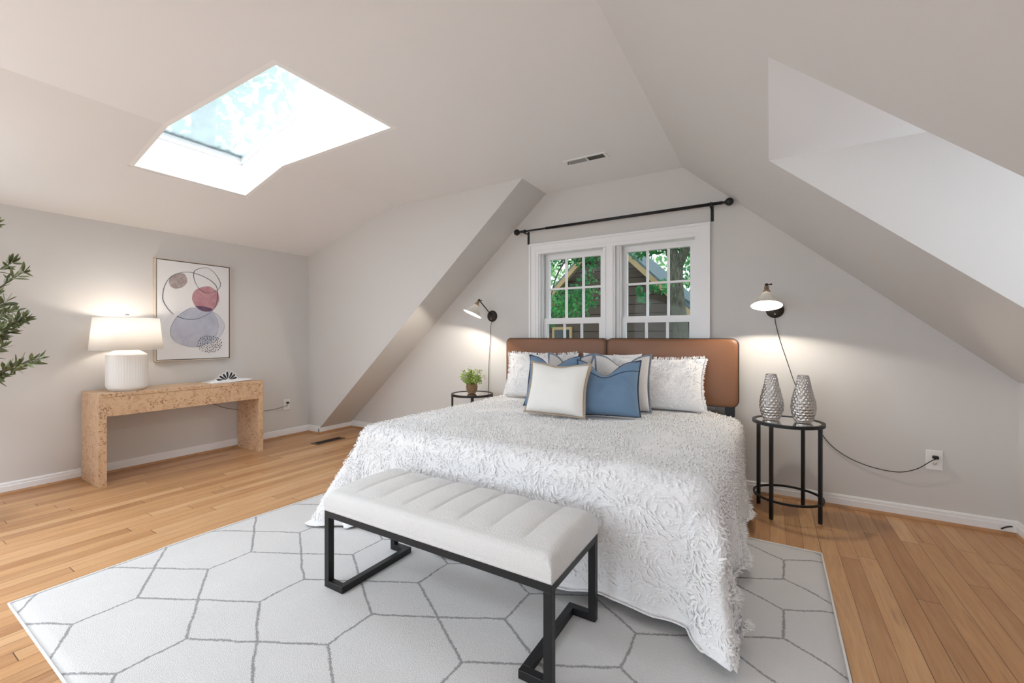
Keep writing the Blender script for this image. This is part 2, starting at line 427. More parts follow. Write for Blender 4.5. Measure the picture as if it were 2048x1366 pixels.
slab([(XK, YR - .1), (XK, SB0 - .03), (SX0 - .03, SB0 - .03), (SX0 - .03, SB1 + .03), (XK, SB1 + .03), (XK, SY0 - .03), (SX0 - .03, SY0 - .03), (SX0 - .03, SY1 + .03), (XK, SY1 + .03), (XK, YC + .05), (XL - .05, YC + .05), (XL - .05, YR - .1)], lambda u, v: (u, v, zs(u)), (0, 0, .06), mb=mb)
struct(mb.build('ceiling', M['ceil']))
DY0, DY1, DX0, DX1 = 1.494, 2.38, -.005, 1.08
ZD = zr(DX0); DXW = 2.25
struct(slab([(XCR, YR - .1), (XR + .02, YR - .1), (XR + .02, YB + .1), (XCR, YB + .1)], lambda u, v: (u, v, zr(u)), (.05, 0, .055),
     [[(DX0, DY0 - .04), (DX1 + .03, DY0 - .04), (DX1 + .03, DY1 + .04), (DX0, DY1 + .04)]]).build('ceiling_slope_right', M['wall']))
mb = MB(); mb.box(XR, XR + .1, YR - .1, YB + .1, -.05, ZR); struct(mb.build('wall_right', M['wall']))
# dormer in the right slope
zb_ = zr(DX1)
mb = MB(); mb.box(DX0 + .06, DXW + .12, DY0 - .1, DY1 + .1, ZD, ZD + .06); mb.box(DX0, DX0 + .06, DY0 - .04, DY1 + .04, ZD, ZD + .06)
struct(mb.build('ceiling_dormer', M['ceil']))
for nm, y, oy in (('wall_dormer_far', DY1, .04), ('wall_dormer_near', DY0, -.04)):
    struct(slab([(DX0, ZD), (DX1, zb_), (DXW + .1, zb_), (DXW + .1, ZD + .02)], lambda u, v, y=y: (u, y, v), (0, oy, 0)).build(nm, M['wall']))
mb = MB(); mb.box(DX1, DXW + .1, DY0 - .08, DY1 + .08, zb_ - .06, zb_); struct(mb.build('trim_dormer_ledge', M['trim']))
DW = (DY0 + .12, DY1 - .30, zb_ + .04, ZD - .40)
struct(slab([(DY0 - .08, zb_ - .05), (DY1 + .08, zb_ - .05), (DY1 + .08, ZD + .05), (DY0 - .08, ZD + .05)], lambda u, v: (DXW, u, v), (.12, 0, 0),
     [[(DW[0], DW[2]), (DW[1], DW[2]), (DW[1], DW[3]), (DW[0], DW[3])]]).build('wall_dormer', M['wall']))
# rear wall behind the camera, with a big unseen window added to light the room
RW = (-2.9, .3, .55, 2.2)
struct(slab([(XL - .1, -.05), (XR + .1, -.05), (XR + .1, ZR), (XCR, ZC + .03), (XK, ZC + .03), (XL - .1, ZL)], lambda u, v: (u, YR, v), (0, -.15, 0),
     [[(RW[0], RW[2]), (RW[1], RW[2]), (RW[1], RW[3]), (RW[0], RW[3])]]).build('wall_rear', M['wall']))

# baseboards with oak shoe moulding
def baseboard(name, p, q, nrm, ext0=0, ext1=0):
    p = Vector((*p, 0)); q = Vector((*q, 0)); d = (q - p).normalized(); n_ = Vector((*nrm, 0)); p = p - d * ext0; q = q + d * ext1
    prof = [(0, 0), (.014, 0), (.014, .058), (.011, .062), (.011, .076), (.007, .084), (0, .086)]
    b = MB(); A = [p + n_ * u + Vector((0, 0, w)) for u, w in prof]; B = [q + n_ * u + Vector((0, 0, w)) for u, w in prof]
    k = len(prof); b.add(A + B, [(i, (i + 1) % k, k + (i + 1) % k, k + i) for i in range(k)] + [tuple(reversed(range(k))), tuple(range(k, 2 * k))])
    o = struct(b.build(name, M['trim']))
    b = MB(); prof = [(.014, 0), (.030, 0), (.029, .007), (.025, .014), (.018, .018), (.014, .019)]
    A = [p + n_ * u + Vector((0, 0, w)) for u, w in prof]; B = [q + n_ * u + Vector((0, 0, w)) for u, w in prof]; k = len(prof)
    b.add(A + B, [(i, (i + 1) % k, k + (i + 1) % k, k + i) for i in range(k)] + [tuple(reversed(range(k))), tuple(range(k, 2 * k))])
    fixn(b.build('shoe_molding', M['oak'], o)); return o
baseboard('baseboard_left', (XL, -2.98), (XL, YC), (1, 0))
baseboard('baseboard_alcove', (XL, YC), (-4.65, YC), (0, -1), 0, .016)
baseboard('baseboard_knee', (-4.65, YC), (-4.65, YB), (1, 0), .014)
baseboard('baseboard_back', (-4.65, YB), (XR, YB), (0, -1))
baseboard('baseboard_right', (XR, -2.98), (XR, YB), (-1, 0))

# ------------------------------------------------------------------ back window: shared casing + two sash units
CX = -1.207
def casing():
    mb = MB(); x0, x1, zt = CX - .8065, CX + .8065, 2.064
    zb0 = .56
    # side and head casings in three steps
    for (w, o, th) in ((.018, 0, .026), (.050, .018, .016), (.032, .068, .012)):
        mb.box(x0 + o, x0 + o + w, YB - th, YB, zb0, zt - o); mb.box(x1 - o - w, x1 - o, YB - th, YB, zb0, zt - o)
        mb.box(x0 + o + w, x1 - o - w, YB - th, YB, zt - o - w, zt - o)
    # centre mullion casing with beads
    mb.box(CX - .045, CX + .045, YB - .012, YB + .02, zb0, zt - .10)
    mb.box(CX - .030, CX + .030, YB - .020, YB - .012, zb0, zt - .10); mb.box(CX - .045, CX - .036, YB - .018, YB - .012, zb0, zt - .1); mb.box(CX + .036, CX + .045, YB - .018, YB - .012, zb0, zt - .1)
    mb.box(CX - .075, CX + .075, YB + .02, YB + .15, zb0 + .06, zt - .1)
    # jamb liners
    mb.box(WX0 - .002, WX0 + .014, YB - .004, YB + .165, WZ0, WZ1); mb.box(WX1 - .014, WX1 + .002, YB - .004, YB + .165, WZ0, WZ1); mb.box(WX0, WX1, YB - .004, YB + .165, WZ1 - .012, WZ1)
    mb.box(WX0 + .014, WX0 + .028, YB + .03, YB + .06, WZ0, WZ1); mb.box(CX + .075, CX + .088, YB + .03, YB + .06, WZ0, WZ1)
    # stool and apron
    mb.box(x0 - .03, x1 + .03, YB - .055, YB + .1, .60, .625); mb.box(x0, x1, YB - .018, YB, .52, .60)
    return struct(mb.build('trim_1', M['trim']))
casing()
def sash_unit(n, a, b):
    """double hung unit; a..b are the pane limits"""
    w = thing('window_%d' % n, ((a + b) / 2, YB + .1, .62), None, None, kind='structure')
    def sash(nm, y, z0, z1, rows, st, rt, rb):
        mb = MB(); x0, x1 = a - st, b + st
        mb.box(x0, a, y - .02, y + .02, z0 - rb, z1 + rt); mb.box(b, x1, y - .02, y + .02, z0 - rb, z1 + rt)
        mb.box(a, b, y - .02, y + .02, z1, z1 + rt); mb.box(a, b, y - .02, y + .02, z0 - rb, z0)
        t = .0095
        for k in (1, 2): xx = a + (b - a) * k / 3; mb.box(xx - t, xx + t, y - .012, y + .012, z0, z1)
        for k in range(1, rows): zz = z0 + (z1 - z0) * k / rows; mb.box(a, b, y - .0115, y + .0115, zz - t, zz + t)
        s_ = struct(mb.build(nm, M['trim'], w))
        g = MB(); g.box(a - .004, b + .004, y - .002, y + .002, z0 - .004, z1 + .004); struct(g.build('pane', M['glass'], s_))
    sash('upper_sash', YB + .115, 1.346, 1.913, 2, .045, .05, .03)
    sash('lower_sash', YB + .072, .69, 1.289, 2, .045, .055, .07)
sash_unit(1, CX - .643, CX - .122); sash_unit(2, CX + .122, CX + .643)

# ------------------------------------------------------------------ skylight
zg = lambda x: 2.674 + .262 * (x + 3.98)
mb = MB()
e = .05
def quadbox(mb, P, off):
    off = Vector(off); A = [Vector(p) for p in P]; B = [p + off for p in A]
    mb.add(A + B, [(0, 1, 2, 3), (7, 6, 5, 4), (0, 4, 5, 1), (1, 5, 6, 2), (2, 6, 7, 3), (3, 7, 4, 0)])
XT = -3.965   # the low wall leans out a little
def skylight(SY0, SY1, n):
    mb = MB()
    for y, o in ((SY1, .03), (SY0, -.03)):
        A = [(SX0, zs(SX0)), (XK, ZC), (SX1, ZC), (SX1, zg(SX1)), (XT, zg(XT))]
        slab(A, lambda u, v, y=y: (u, y, v), (0, o, 0), mb=mb)
    quadbox(mb, [(SX0, SY0 - .03, zs(SX0)), (SX0, SY1 + .03, zs(SX0)), (XT, SY1 + .03, zg(XT)), (XT, SY0 - .03, zg(XT))], (-.03, 0, 0))
    mb.box(SX1, SX1 + .03, SY0 - .03, SY1 + .03, ZC, zg(SX1))
    struct(mb.build('wall_skylight_shaft', M['shaft']))
    w = thing('window_%d' % n, (-3.0, (SY0 + SY1) / 2, 2.9), None, None, kind='structure')
    mb = MB(); c = .016; hh = .055
    def rail(mb, x0, x1, y0, y1):
        P = [(x0, y0, zg(x0)), (x1, y0, zg(x1)), (x1, y1, zg(x1)), (x0, y1, zg(x0))]
        quadbox(mb, [(p[0], p[1], p[2] - .012) for p in P], (0, 0, hh))
    rail(mb, XT - .05, SX1 + .05, SY1 - c, SY1 + .06); rail(mb, XT - .05, SX1 + .05, SY0 - .06, SY0 + c); rail(mb, XT - .05, XT + c, SY0, SY1); rail(mb, SX1 - c, SX1 + .05, SY0, SY1)
    struct(mb.build('frame', M['trim'], w))
    mb = MB(); P = [(XT - .03, SY0 - .03), (SX1 + .03, SY0 - .03), (SX1 + .03, SY1 + .03), (XT - .03, SY1 + .03)]
    quadbox(mb, [(x, y, zg(x) + .036) for x, y in P], (0, 0, .006)); struct(mb.build('pane', M['skyglass'], w))
skylight(SY0, SY1, 3); skylight(SB0, SB1, 7)  # the second one is out of view, added for its light
# leaf litter caught along the low edge of the glass
mb = MB()
for i in range(1500):
    y = random.uniform(SY0, SY1); d = abs(random.gauss(0, .022)) * (.5 + .9 * abs(math.sin(y * 31) * math.sin(y * 13)))
    x = XT + .012 + d; z = zg(x) + .044 + random.uniform(0, .012)
    a = random.uniform(0, PI); l = random.uniform(.004, .010); dx, dy = math.cos(a) * l, math.sin(a) * l
    mb.add([(x - dx, y - dy, z), (x + dy * .4, y - dx * .4, z + .003), (x + dx, y + dy, z + .002), (x - dy * .4, y + dx * .4, z)], [(0, 1, 2, 3)])
tag(mb.build('leaf_litter', M['debris'], None, (XT + .02, 1.6, zg(XT) + .045)), 'dark leaf litter caught along the low edge of the skylight', 'leaves', kind='stuff')

# plain windows (dormer, left wall, added one in the rear wall)
def plain_window(n, fn, u0, u1, v0, v1, nu, nv):
    c_ = fn((u0 + u1) / 2, v0, .06); w = thing('window_%d' % n, c_, None, None, kind='structure')
    mb = MB()
    def bar(a, b, c, d, o0, o1):
        A = [Vector(fn(*p, o0)) for p in ((a, c), (b, c), (b, d), (a, d))]; B = [Vector(fn(*p, o1)) for p in ((a, c), (b, c), (b, d), (a, d))]
        mb.add(A + B, [(0, 1, 2, 3), (7, 6, 5, 4), (0, 4, 5, 1), (1, 5, 6, 2), (2, 6, 7, 3), (3, 7, 4, 0)])
    t = .05
    bar(u0, u0 + t, v0, v1, .04, .09); bar(u1 - t, u1, v0, v1, .04, .09); bar(u0 + t, u1 - t, v0, v0 + t, .04, .09); bar(u0 + t, u1 - t, v1 - t, v1, .04, .09)
    for k in range(1, nu): x = u0 + (u1 - u0) * k / nu; bar(x - .02, x + .02, v0 + t, v1 - t, .045, .085)
    for k in range(1, nv): x = v0 + (v1 - v0) * k / nv; bar(u0 + t, u1 - t, x - .02, x + .02, .046, .084)
    struct(mb.build('frame', M['trim'], w)); mb = MB(); bar(u0 + .03, u1 - .03, v0 + .03, v1 - .03, .062, .066); struct(mb.build('pane', M['glass'], w))
plain_window(4, lambda u, v, o: (DXW + o, u, v), *DW, 2, 1)
plain_window(5, lambda u, v, o: (XL - o, u, v), *LW, 2, 2)
plain_window(6, lambda u, v, o: (u, YR - o, v), *RW, 3, 2)  # out of view, added as a fill light source

# ------------------------------------------------------------------ ceiling vent and floor register
def vent():
    x0, x1, y0, y1 = -1.385, -1.045, 3.072, 3.180; z = ZC
    t = thing('ceiling_vent', ((x0 + x1) / 2, (y0 + y1) / 2, z), 'white rectangular air vent in the flat ceiling above the window', 'vent')
    mb = MB(); f = .018
    mb.box(x0, x1, y0, y0 + f, z - .005, z); mb.box(x0, x1, y1 - f, y1, z - .005, z); mb.box(x0, x0 + f * 1.3, y0 + f, y1 - f, z - .005, z); mb.box(x1 - f * 1.3, x1, y0 + f, y1 - f, z - .005, z)
    xm = (x0 + x1) / 2 + .01; mb.box(xm - .004, xm + .004, y0 + f, y1 - f, z - .005, z); mb.build('frame', M['trim'], t)
    mb = MB(); mb.box(x0 + .01, x1 - .01, y0 + .01, y1 - .01, z - .0015, z - .0005); mb.build('backing', M['dark'], t)
    mb = MB()
    for a, b, tilt in ((x0 + f * 1.3, xm - .004, 1), (xm + .004, x1 - f * 1.3, -1)):
        n = 15
        for k in range(n):
            x = a + (b - a) * (k + .5) / n; dx = .0060 if tilt > 0 else .0030
            mb.add([(x - dx, y0 + f, z - .001), (x - dx, y1 - f, z - .001), (x + dx * .6, y1 - f, z - .005), (x + dx * .6, y0 + f, z - .005)], [(0, 1, 2, 3)])
    mb.build('louver_blades', M['trim'], t)
    mb = MB(); mb.box(x0 + .028, x0 + .032, y0 + .03, y0 + .034, z - .016, z - .004); mb.box(x0 + .026, x0 + .034, y0 + .029, y0 + .035, z - .022, z - .016); mb.build('damper_lever', M['dark'], t)
vent()
def register():
    x0, x1, y0, y1 = -4.285, -4.165, 2.865, 3.225
    t = thing('floor_register', ((x0 + x1) / 2, (y0 + y1) / 2, 0), 'dark slotted register set in the oak floor near the alcove', 'vent')
    mb = MB(); f = .016
    mb.box(x0, x1, y0, y0 + f * 1.5, 0, .006, ch=.0015); mb.box(x0, x1, y1 - f * 1.5, y1, 0, .006, ch=.0015); mb.box(x0, x0 + f, y0 + f, y1 - f, 0, .006); mb.box(x1 - f, x1, y0 + f, y1 - f, 0, .006)
    mb.build('frame', simple('brown_register', (.13, .075, .04), .5), t)
    mb = MB(); mb.box(x0 + .01, x1 - .01, y0 + .01, y1 - .01, .0004, .002)
    mb.build('backing', M['dark'], t)
    mb = MB()
    for k in range(17): y = y0 + .03 + k * (y1 - y0 - .06) / 16; mb.box(x0 + f, x1 - f, y - .003, y + .003, .002, .005)
    mb.build('slats', M['bronze'], t)
register()

# ------------------------------------------------------------------ outlets
def outlet(pos, axis, label, w=.080, h=.125, cover=()):
    # axis 'y': plate on the back wall (faces -Y), 'x': on the left wall (faces +X)
    t = thing('wall_outlet', pos, label, 'outlet')
    R = Matrix.Translation(pos) @ (Matrix.Identity(4) if axis == 'y' else Matrix.Rotation(PI / 2, 4, 'Z'))
    mb = MB(); mb.box(-w / 2, w / 2, -.007, 0, -h / 2, h / 2, M=R, ch=.003); p = mb.build('cover_plate', M['plate'], t)
    for s in (1, -1):
        mb = MB(); Rz = R @ Matrix.Translation((0, -.0066, s * .0195)) @ Matrix.Rotation(PI / 2, 4, 'X')
        mb.lathe([(0, .003), (.0150, .003), (.0163, .0015), (.0163, 0)], Rz @ Matrix.Diagonal((1, .86, 1, 1)), 24); f = mb.build('receptacle', M['socket'], t)
        mb = MB(); z = s * .0195
        mb.box(-.0075, -.0055, -.0102, -.0094, z - .002, z + .006, M=R); mb.box(.0055, .0075, -.0102, -.0094, z - .002, z + .006, M=R); mb.box(-.002, .002, -.0102, -.0094, z - .0085, z - .0045, M=R)
        mb.build('slots', M['dark'], f)
    mb = MB(); mb.sphere(R @ Vector((0, -.0075, 0)), .003, 8, 6); mb.build('screw', M['plate'], t)
    return R
outlet((.886, YB, .391), 'y', 'white duplex outlet low on the wall right of the vases')
outlet((XL, 2.943, .372), 'x', 'white duplex outlet on the wall right of the burl console')
# cut cable end sticking out of the back baseboard
mb = MB(); mb.tube([(1.176, 3.674, .030), (1.174, 3.662, .034), (1.178, 3.655, .042), (1.192, 3.648, .054), (1.210, 3.642, .062)], .0042, 8)
mb.tube([(1.210, 3.642, .062), (1.214, 3.6406, .0635)], .0016, 6, 1)
tag(mb.build('cable_stub', [M['cord'], M['nickel']], None, (1.176, 3.67, .03)), 'short black cut cable sticking out of the baseboard in the right corner', 'cable')

# ------------------------------------------------------------------ curtain rod
def rod():
    y, z = 3.605, 2.183
    t = thing('curtain_rod', (CX, y, z), 'black curtain rod with ball finials above the double window', 'curtain rod')
    mb = MB(); mb.tube([(-2.07, y, z), (-1.78, y, z)], .0085, 14); mb.tube([(-1.80, y, z), (-.31, y, z)], .0125, 14); mb.build('pole', M['black'], t)
    for x, s in ((-2.115, -1), (-.262, 1)):
        mb = MB(); r = .030
        mb.sphere((x, y, z), r, 20, 12)
        R = Matrix.Translation((x, y, z)) @ Matrix.Rotation(-s * PI / 2, 4, 'Y')
        mb.lathe([(0, .065), (.010, .065), (.013, .058), (.013, .048), (.008, .043), (.008, .036), (.013, .031), (.011, .026)], R, 16); mb.build('finial', M['black'], t)
    for x in (-2.028, -.388):
        b = MB(); b.box(x - .011, x + .011, YB - .005, YB, 2.068, 2.19, ch=.001); b.box(x - .009, x + .009, y - .004, YB - .004, z - .021, z - .0145)
        b.box(x - .009, x + .009, y - .018, y - .0135, z - .02, z + .006)
        o = b.build('bracket', M['black'], t)
        b = MB(); b.tube([(x - .008, y, z), (x + .008, y, z)], .0165, 16); b.build('ring_holder', M['black'], o)
rod()

# ------------------------------------------------------------------ rug
def rug():
    zt = .011
    loc = (-2.375 + .4835 * 2, .931 + .4775 * 2 - .045, 0)
    c0 = [(-2.845, .468), (.228, .435), (.237, 2.825), (-2.835, 2.83)]
    mb = MB(); nx, ny = 60, 50; P = []
    for j in range(ny + 1):
        r = []
        for i in range(nx + 1):
            u, v = i / nx, j / ny
            x = (c0[0][0] * (1 - u) + c0[1][0] * u) * (1 - v) + (c0[3][0] * (1 - u) + c0[2][0] * u) * v
            y = (c0[0][1] * (1 - u) + c0[1][1] * u) * (1 - v) + (c0[3][1] * (1 - u) + c0[2][1] * u) * v
            if i == 0: x += .018 * math.sin(y * 3.1 + 1.2) * (1 if y > 1 else .4)
            z = zt + .002 * noise.noise((x * 2, y * 2, 0))
            e = min(i, nx - i, j, ny - j)
            if e == 0: z = .004
            r.append(Vector((x, y, z)))
        P.append(r)
    mb.grid(P)
    rim = [P[0][i] for i in range(nx + 1)] + [P[j][nx] for j in range(1, ny + 1)] + [P[ny][i] for i in range(nx - 1, -1, -1)] + [P[j][0] for j in range(ny - 1, 0, -1)]
    k = len(rim); mb.add(rim + [Vector((p.x, p.y, .0005)) for p in rim], [(i, (i + 1) % k, k + (i + 1) % k, k + i) for i in range(k)])
    o = mb.build('area_rug', M['rug'], None, loc); fixn(o)
    tag(o, 'off-white pile rug with thin grey trellis lines under the bed and bench', 'rug')
    b = MB(); b.tube([Vector((p.x, p.y, .005)) for p in rim], .005, 6, closed=True); b.build('binding', M['rugedge'], o)
rug()

# ------------------------------------------------------------------ bed
BX0, BX1 = -2.185, -.245; BYH = 3.50
def rounded_panel(mb, x0, x1, z0, z1, y0, y1, r, bulge):
    n = 8; out = []
    for cx, cz, a0 in ((x1 - r, z1 - r, 0), (x0 + r, z1 - r, PI / 2), (x0 + r, z0 + r, PI), (x1 - r, z0 + r, 1.5 * PI)):
        for k in range(n + 1): a = a0 + PI / 2 * k / n; out.append((cx + r * math.cos(a), cz + r * math.sin(a)))
    m = len(out); cxm, czm = (x0 + x1) / 2, (z0 + z1) / 2
    rings = [(1, y1), (1, y0 + .012)]
    for k in range(1, 7): f = k / 6; rings.append((1 - .06 * f, y0 + .012 * (1 - math.sin(f * PI / 2)) ))
    rings += [(.8, y0 - bulge * .5), (.5, y0 - bulge * .9), (.25, y0 - bulge), (.02, y0 - bulge)]
    P = []
    for s, y in rings:
        # inset measured in metres so the edge roll is even
        row = []
        for x, z in out:
            if s > .9: d = (1 - s) * .4; dx = x - cxm; dz = z - czm; row.append(Vector((cxm + dx - math.copysign(min(d, abs(dx)), dx), y, czm + dz - math.copysign(min(d, abs(dz)), dz))))
            else: row.append(Vector((cxm + (x - cxm) * s, y, czm + (z - czm) * s)))
        P.append(row + [row[0]])
    mb.grid(P, 0, True); return out
def bed():
    t = thing('bed', (CX, 2.65, 0), 'king bed with a tan leather headboard of two panels against the window wall', 'bed')
    for x0, x1 in ((-2.195, -1.196), (-1.190, -.200)):
        mb = MB(); out = rounded_panel(mb, x0, x1, .645, 1.150, 3.535, 3.605, .045, .012); fixn(mb.build('headboard_panel', M['leather'], t)); p = bpy.context.scene.collection.objects[-1]
        for yy in (3.549, 3.603):
            b = MB(); b.tube([(x, yy, z) for x, z in out], .0042, 6, closed=True); b.build('piping', M['piping'], p)
    for x in (-2.14, -.257):
        mb = MB(); mb.box(x - .033, x + .033, 3.57, 3.602, .0, 1.02); mb.build('headboard_post', M['charcoal'], t)
    mb = MB(); mb.box(-2.15, -.25, 3.608, 3.622, .70, .76); mb.box(-2.15, -.25, 3.608, 3.622, 1.0, 1.06); mb.build('headboard_batten', M['charcoal'], t)
    for x0, x1, y0, y1 in ((BX0 + .03, BX0 + .07, 1.93, 3.56), (BX1 - .07, BX1 - .03, 1.93, 3.56), (BX0 + .07, BX1 - .07, 1.93, 1.97)):
        mb = MB(); mb.box(x0, x1, y0, y1, .16, .30, ch=.004); mb.build('side_rail', M['charcoal'], t)
    for x in (BX0 + .06, BX1 - .06):
        for y in (1.96, 3.45): mb = MB(); mb.box(x - .03, x + .03, y - .03, y + .03, .013, .16, ch=.003); mb.build('leg', M['black'], t)
bed()
mb = MB(); mb.box(BX0 + .045, BX1 - .045, 1.90, BYH + .0, .301, .555, ch=.045)
tag(mb.build('mattress', M['mattress'], None, (CX, 2.65, .301)), 'king mattress lying under the white tufted coverlet', 'mattress')

# coverlet: analytic drape so that the yarn tufts can follow it
RX0, RX1, RY0 = -2.25, -.165, 1.785     # edges of the bed top
TOP = .602; RAD = .10; HANG = .615
def drape(s, t_):
    """s across the bed (world X when on top), t_ along it (world Y when on top); returns point"""
    dx = s - RX1 + RAD if s > RX1 - RAD else (s - RX0 - RAD if s < RX0 + RAD else 0)
    dy = t_ - RY0 - RAD if t_ < RY0 + RAD else 0
    d = math.hypot(dx, dy); bx, by = s - dx, t_ - dy
    soft = .006 * noise.noise((s * 2.1, t_ * 2.1, 3)) + .0035 * noise.noise((s * 6, t_ * 6, 1))
    side = min(1, max(0, (bx - RX0) / .35)) * min(1, max(0, (RX1 - bx) / .35))
    crown = .012 * side
    hs = max(0, min(1, (t_ - 3.1) / .45)); crown -= .05 * hs * max(0, 1 - (RX1 - bx) / .25) if bx > RX1 - .3 else 0
    if d < 1e-6: return Vector((s, t_, TOP + soft + crown))
    ux, uy = dx / d, dy / d
    D0 = HANG * .97 + .02; cm = 2 * abs(ux * uy)
    if d > D0: d = D0 + (d - D0) * (1 - cm * (.78 if s > CX else .62))
    corner = 2 * abs(ux * uy)                      # 1 on the diagonal
    R = RAD; L = R * PI / 2
    if d < L: a = d / R; out = R * math.sin(a); down = R * (1 - math.cos(a))
    else:
        f = d - L; fl = .05 + (.50 if s > CX else .42) * corner
        out = R + f * math.sin(fl); down = R + f * math.cos(fl)
        per = (bx * 1.0 if abs(uy) > .5 else t_ * 1.0) + math.atan2(abs(uy), abs(ux)) * .55
        k = min(1, f / .35)
        out += k * k * (.018 * math.sin(per * 10.3 + 1.7) + .012 * math.sin(per * 19 + .4) + .010 * noise.noise((per * 9, f * 2, 5)))
        out += k * corner ** .6 * .045 * math.cos(math.atan2(abs(uy), abs(ux)) * 8)
    z = TOP + crown + soft - down
    zf = .021 + .006 * abs(math.sin(s * 17 + t_ * 13)) + (.035 * math.sin(min(1, max(0, d - .55) / .2) * PI) if d > .55 and s > CX else 0)
    if z < zf:
        ex = zf - z; z = zf + .012 * math.sin(min(1, ex / .2) * PI) ; out += ex * .40
    kx = 1
    if s > RX1 - RAD and d > L: kx = 1 - .62 * min(1, (d - L) / .25) * min(1, corner * 1.5)
    return Vector((bx + ux * (R + (out - R) * kx if d > L else out), by + uy * out, z))
def hang_at(s):      # the hem at the foot dips and rises a little
    return HANG + .012 * math.sin(s * 5.2 + .5) + (-.05 * math.exp(-((s + 2.0) / .12) ** 2))
def coverlet():
    mb = MB(); ns, nt = 150, 140; P = []
    s0, s1, t1 = RX0 - HANG + RAD * .6, RX1 + HANG - RAD * .6, BYH + .03
    for j in range(nt + 1):
        r = []
        for i in range(ns + 1):
            s = s0 + (s1 - s0) * i / ns; t0 = RY0 - hang_at(s) + RAD * .6
            r.append(drape(s, t0 + (t1 - t0) * j / nt))
        P.append(r)
    mb.grid(P, 0, True)
    o = mb.build('coverlet', M['fur'], None, (CX, 2.6, .3))
    sm = o.modifiers.new('thick', 'SOLIDIFY'); sm.thickness = .006; sm.offset = -1
    tag(o, 'white shaggy tufted coverlet draped over the king bed to the rug', 'bedspread')
    # yarn tufts in wavy rows
    b = MB(); t0 = RY0 - HANG + RAD * .6
    V = []; F = []
    def tuft(s, t_, ang, ln, wd, lift):
        e_ = .004; p = drape(s, t_); a = drape(s + e_, t_) - p; c_ = drape(s, t_ + e_) - p
        n_ = a.cross(c_)
        if n_.length < 1e-12 or p.z < .052: return
        if (-2.05 < s < -.45 and t_ > 3.27) or (-1.66 < s < -.76 and t_ > 2.72): return
        n_.normalize(); a.normalize(); c2 = n_.cross(a)
        d = a * math.cos(ang) + c2 * math.sin(ang); w_ = n_.cross(d) * wd
        if math.hypot(max(0, s - RX1), max(0, RX0 - s)) > .12 and t_ < RY0 - .12: ln *= .6; lift *= .5
        q0 = p + n_ * .001; q1 = p + d * ln * .55 + n_ * lift; q2 = p + d * ln + n_ * lift * .45
        k = len(V); V.extend([q0 - w_, q0 + w_, q1 - w_, q1 + w_, q2 - w_ * .6, q2 + w_ * .6]); F.extend([(k, k + 1, k + 3, k + 2), (k + 2, k + 3, k + 5, k + 4)])
    row = .0185; t_ = t0 + .10; j = 0
    while t_ < t1:
        s = s0 + .01 + random.uniform(0, .02)
        while s < s1 - .01:
            on_foot = t_ < RY0 + .02
            inS = RX0 < s < RX1
            tt = t_ + .008 * math.sin(s * 26 + math.sin(t_ * 9) * 3) + random.gauss(0, .003)
            if on_foot:
                # medallion arcs
                cxm = (s * 4.2) % 1 - .5; cym = (t_ * 5.0 + (.5 if int(math.floor(s * 4.2)) % 2 else 0)) % 1 - .5
                rr = math.hypot(cxm, cym); ang = math.atan2(cym, cxm) + PI / 2
                keep = (.55 + .45 * math.cos(rr * 40)) > random.random()
                if keep: tuft(s, tt, ang + random.gauss(0, .5), random.uniform(.018, .034), random.uniform(.0026, .0044), random.uniform(.006, .014))
            else:
                g = noise.noise((s * 3.2, t_ * 7, 2)) + .35
                if g + random.uniform(-.4, .5) > 0:
                    tuft(s, tt, -PI / 2 + random.gauss(0, .75) + (0 if inS else .3), random.uniform(.016, .032), random.uniform(.0024, .0042), random.uniform(.005, .013))
            s += random.uniform(.010, .019)
        # fringe on the two side hems
        t_ += row; j += 1
    for k in range(700):
        for sd in (s0, s1):
            tuft(sd + random.uniform(-.006, .006), random.uniform(t0 + .05, t1), (PI if sd == s0 else 0) + random.gauss(0, .5), random.uniform(.015, .03), .003, random.uniform(.002, .01))
    b.add(V, F, 0, True)
    f = b.build('yarn_tufts', M['tuft'], o, weld=False); f['kind'] = 'stuff'
coverlet()

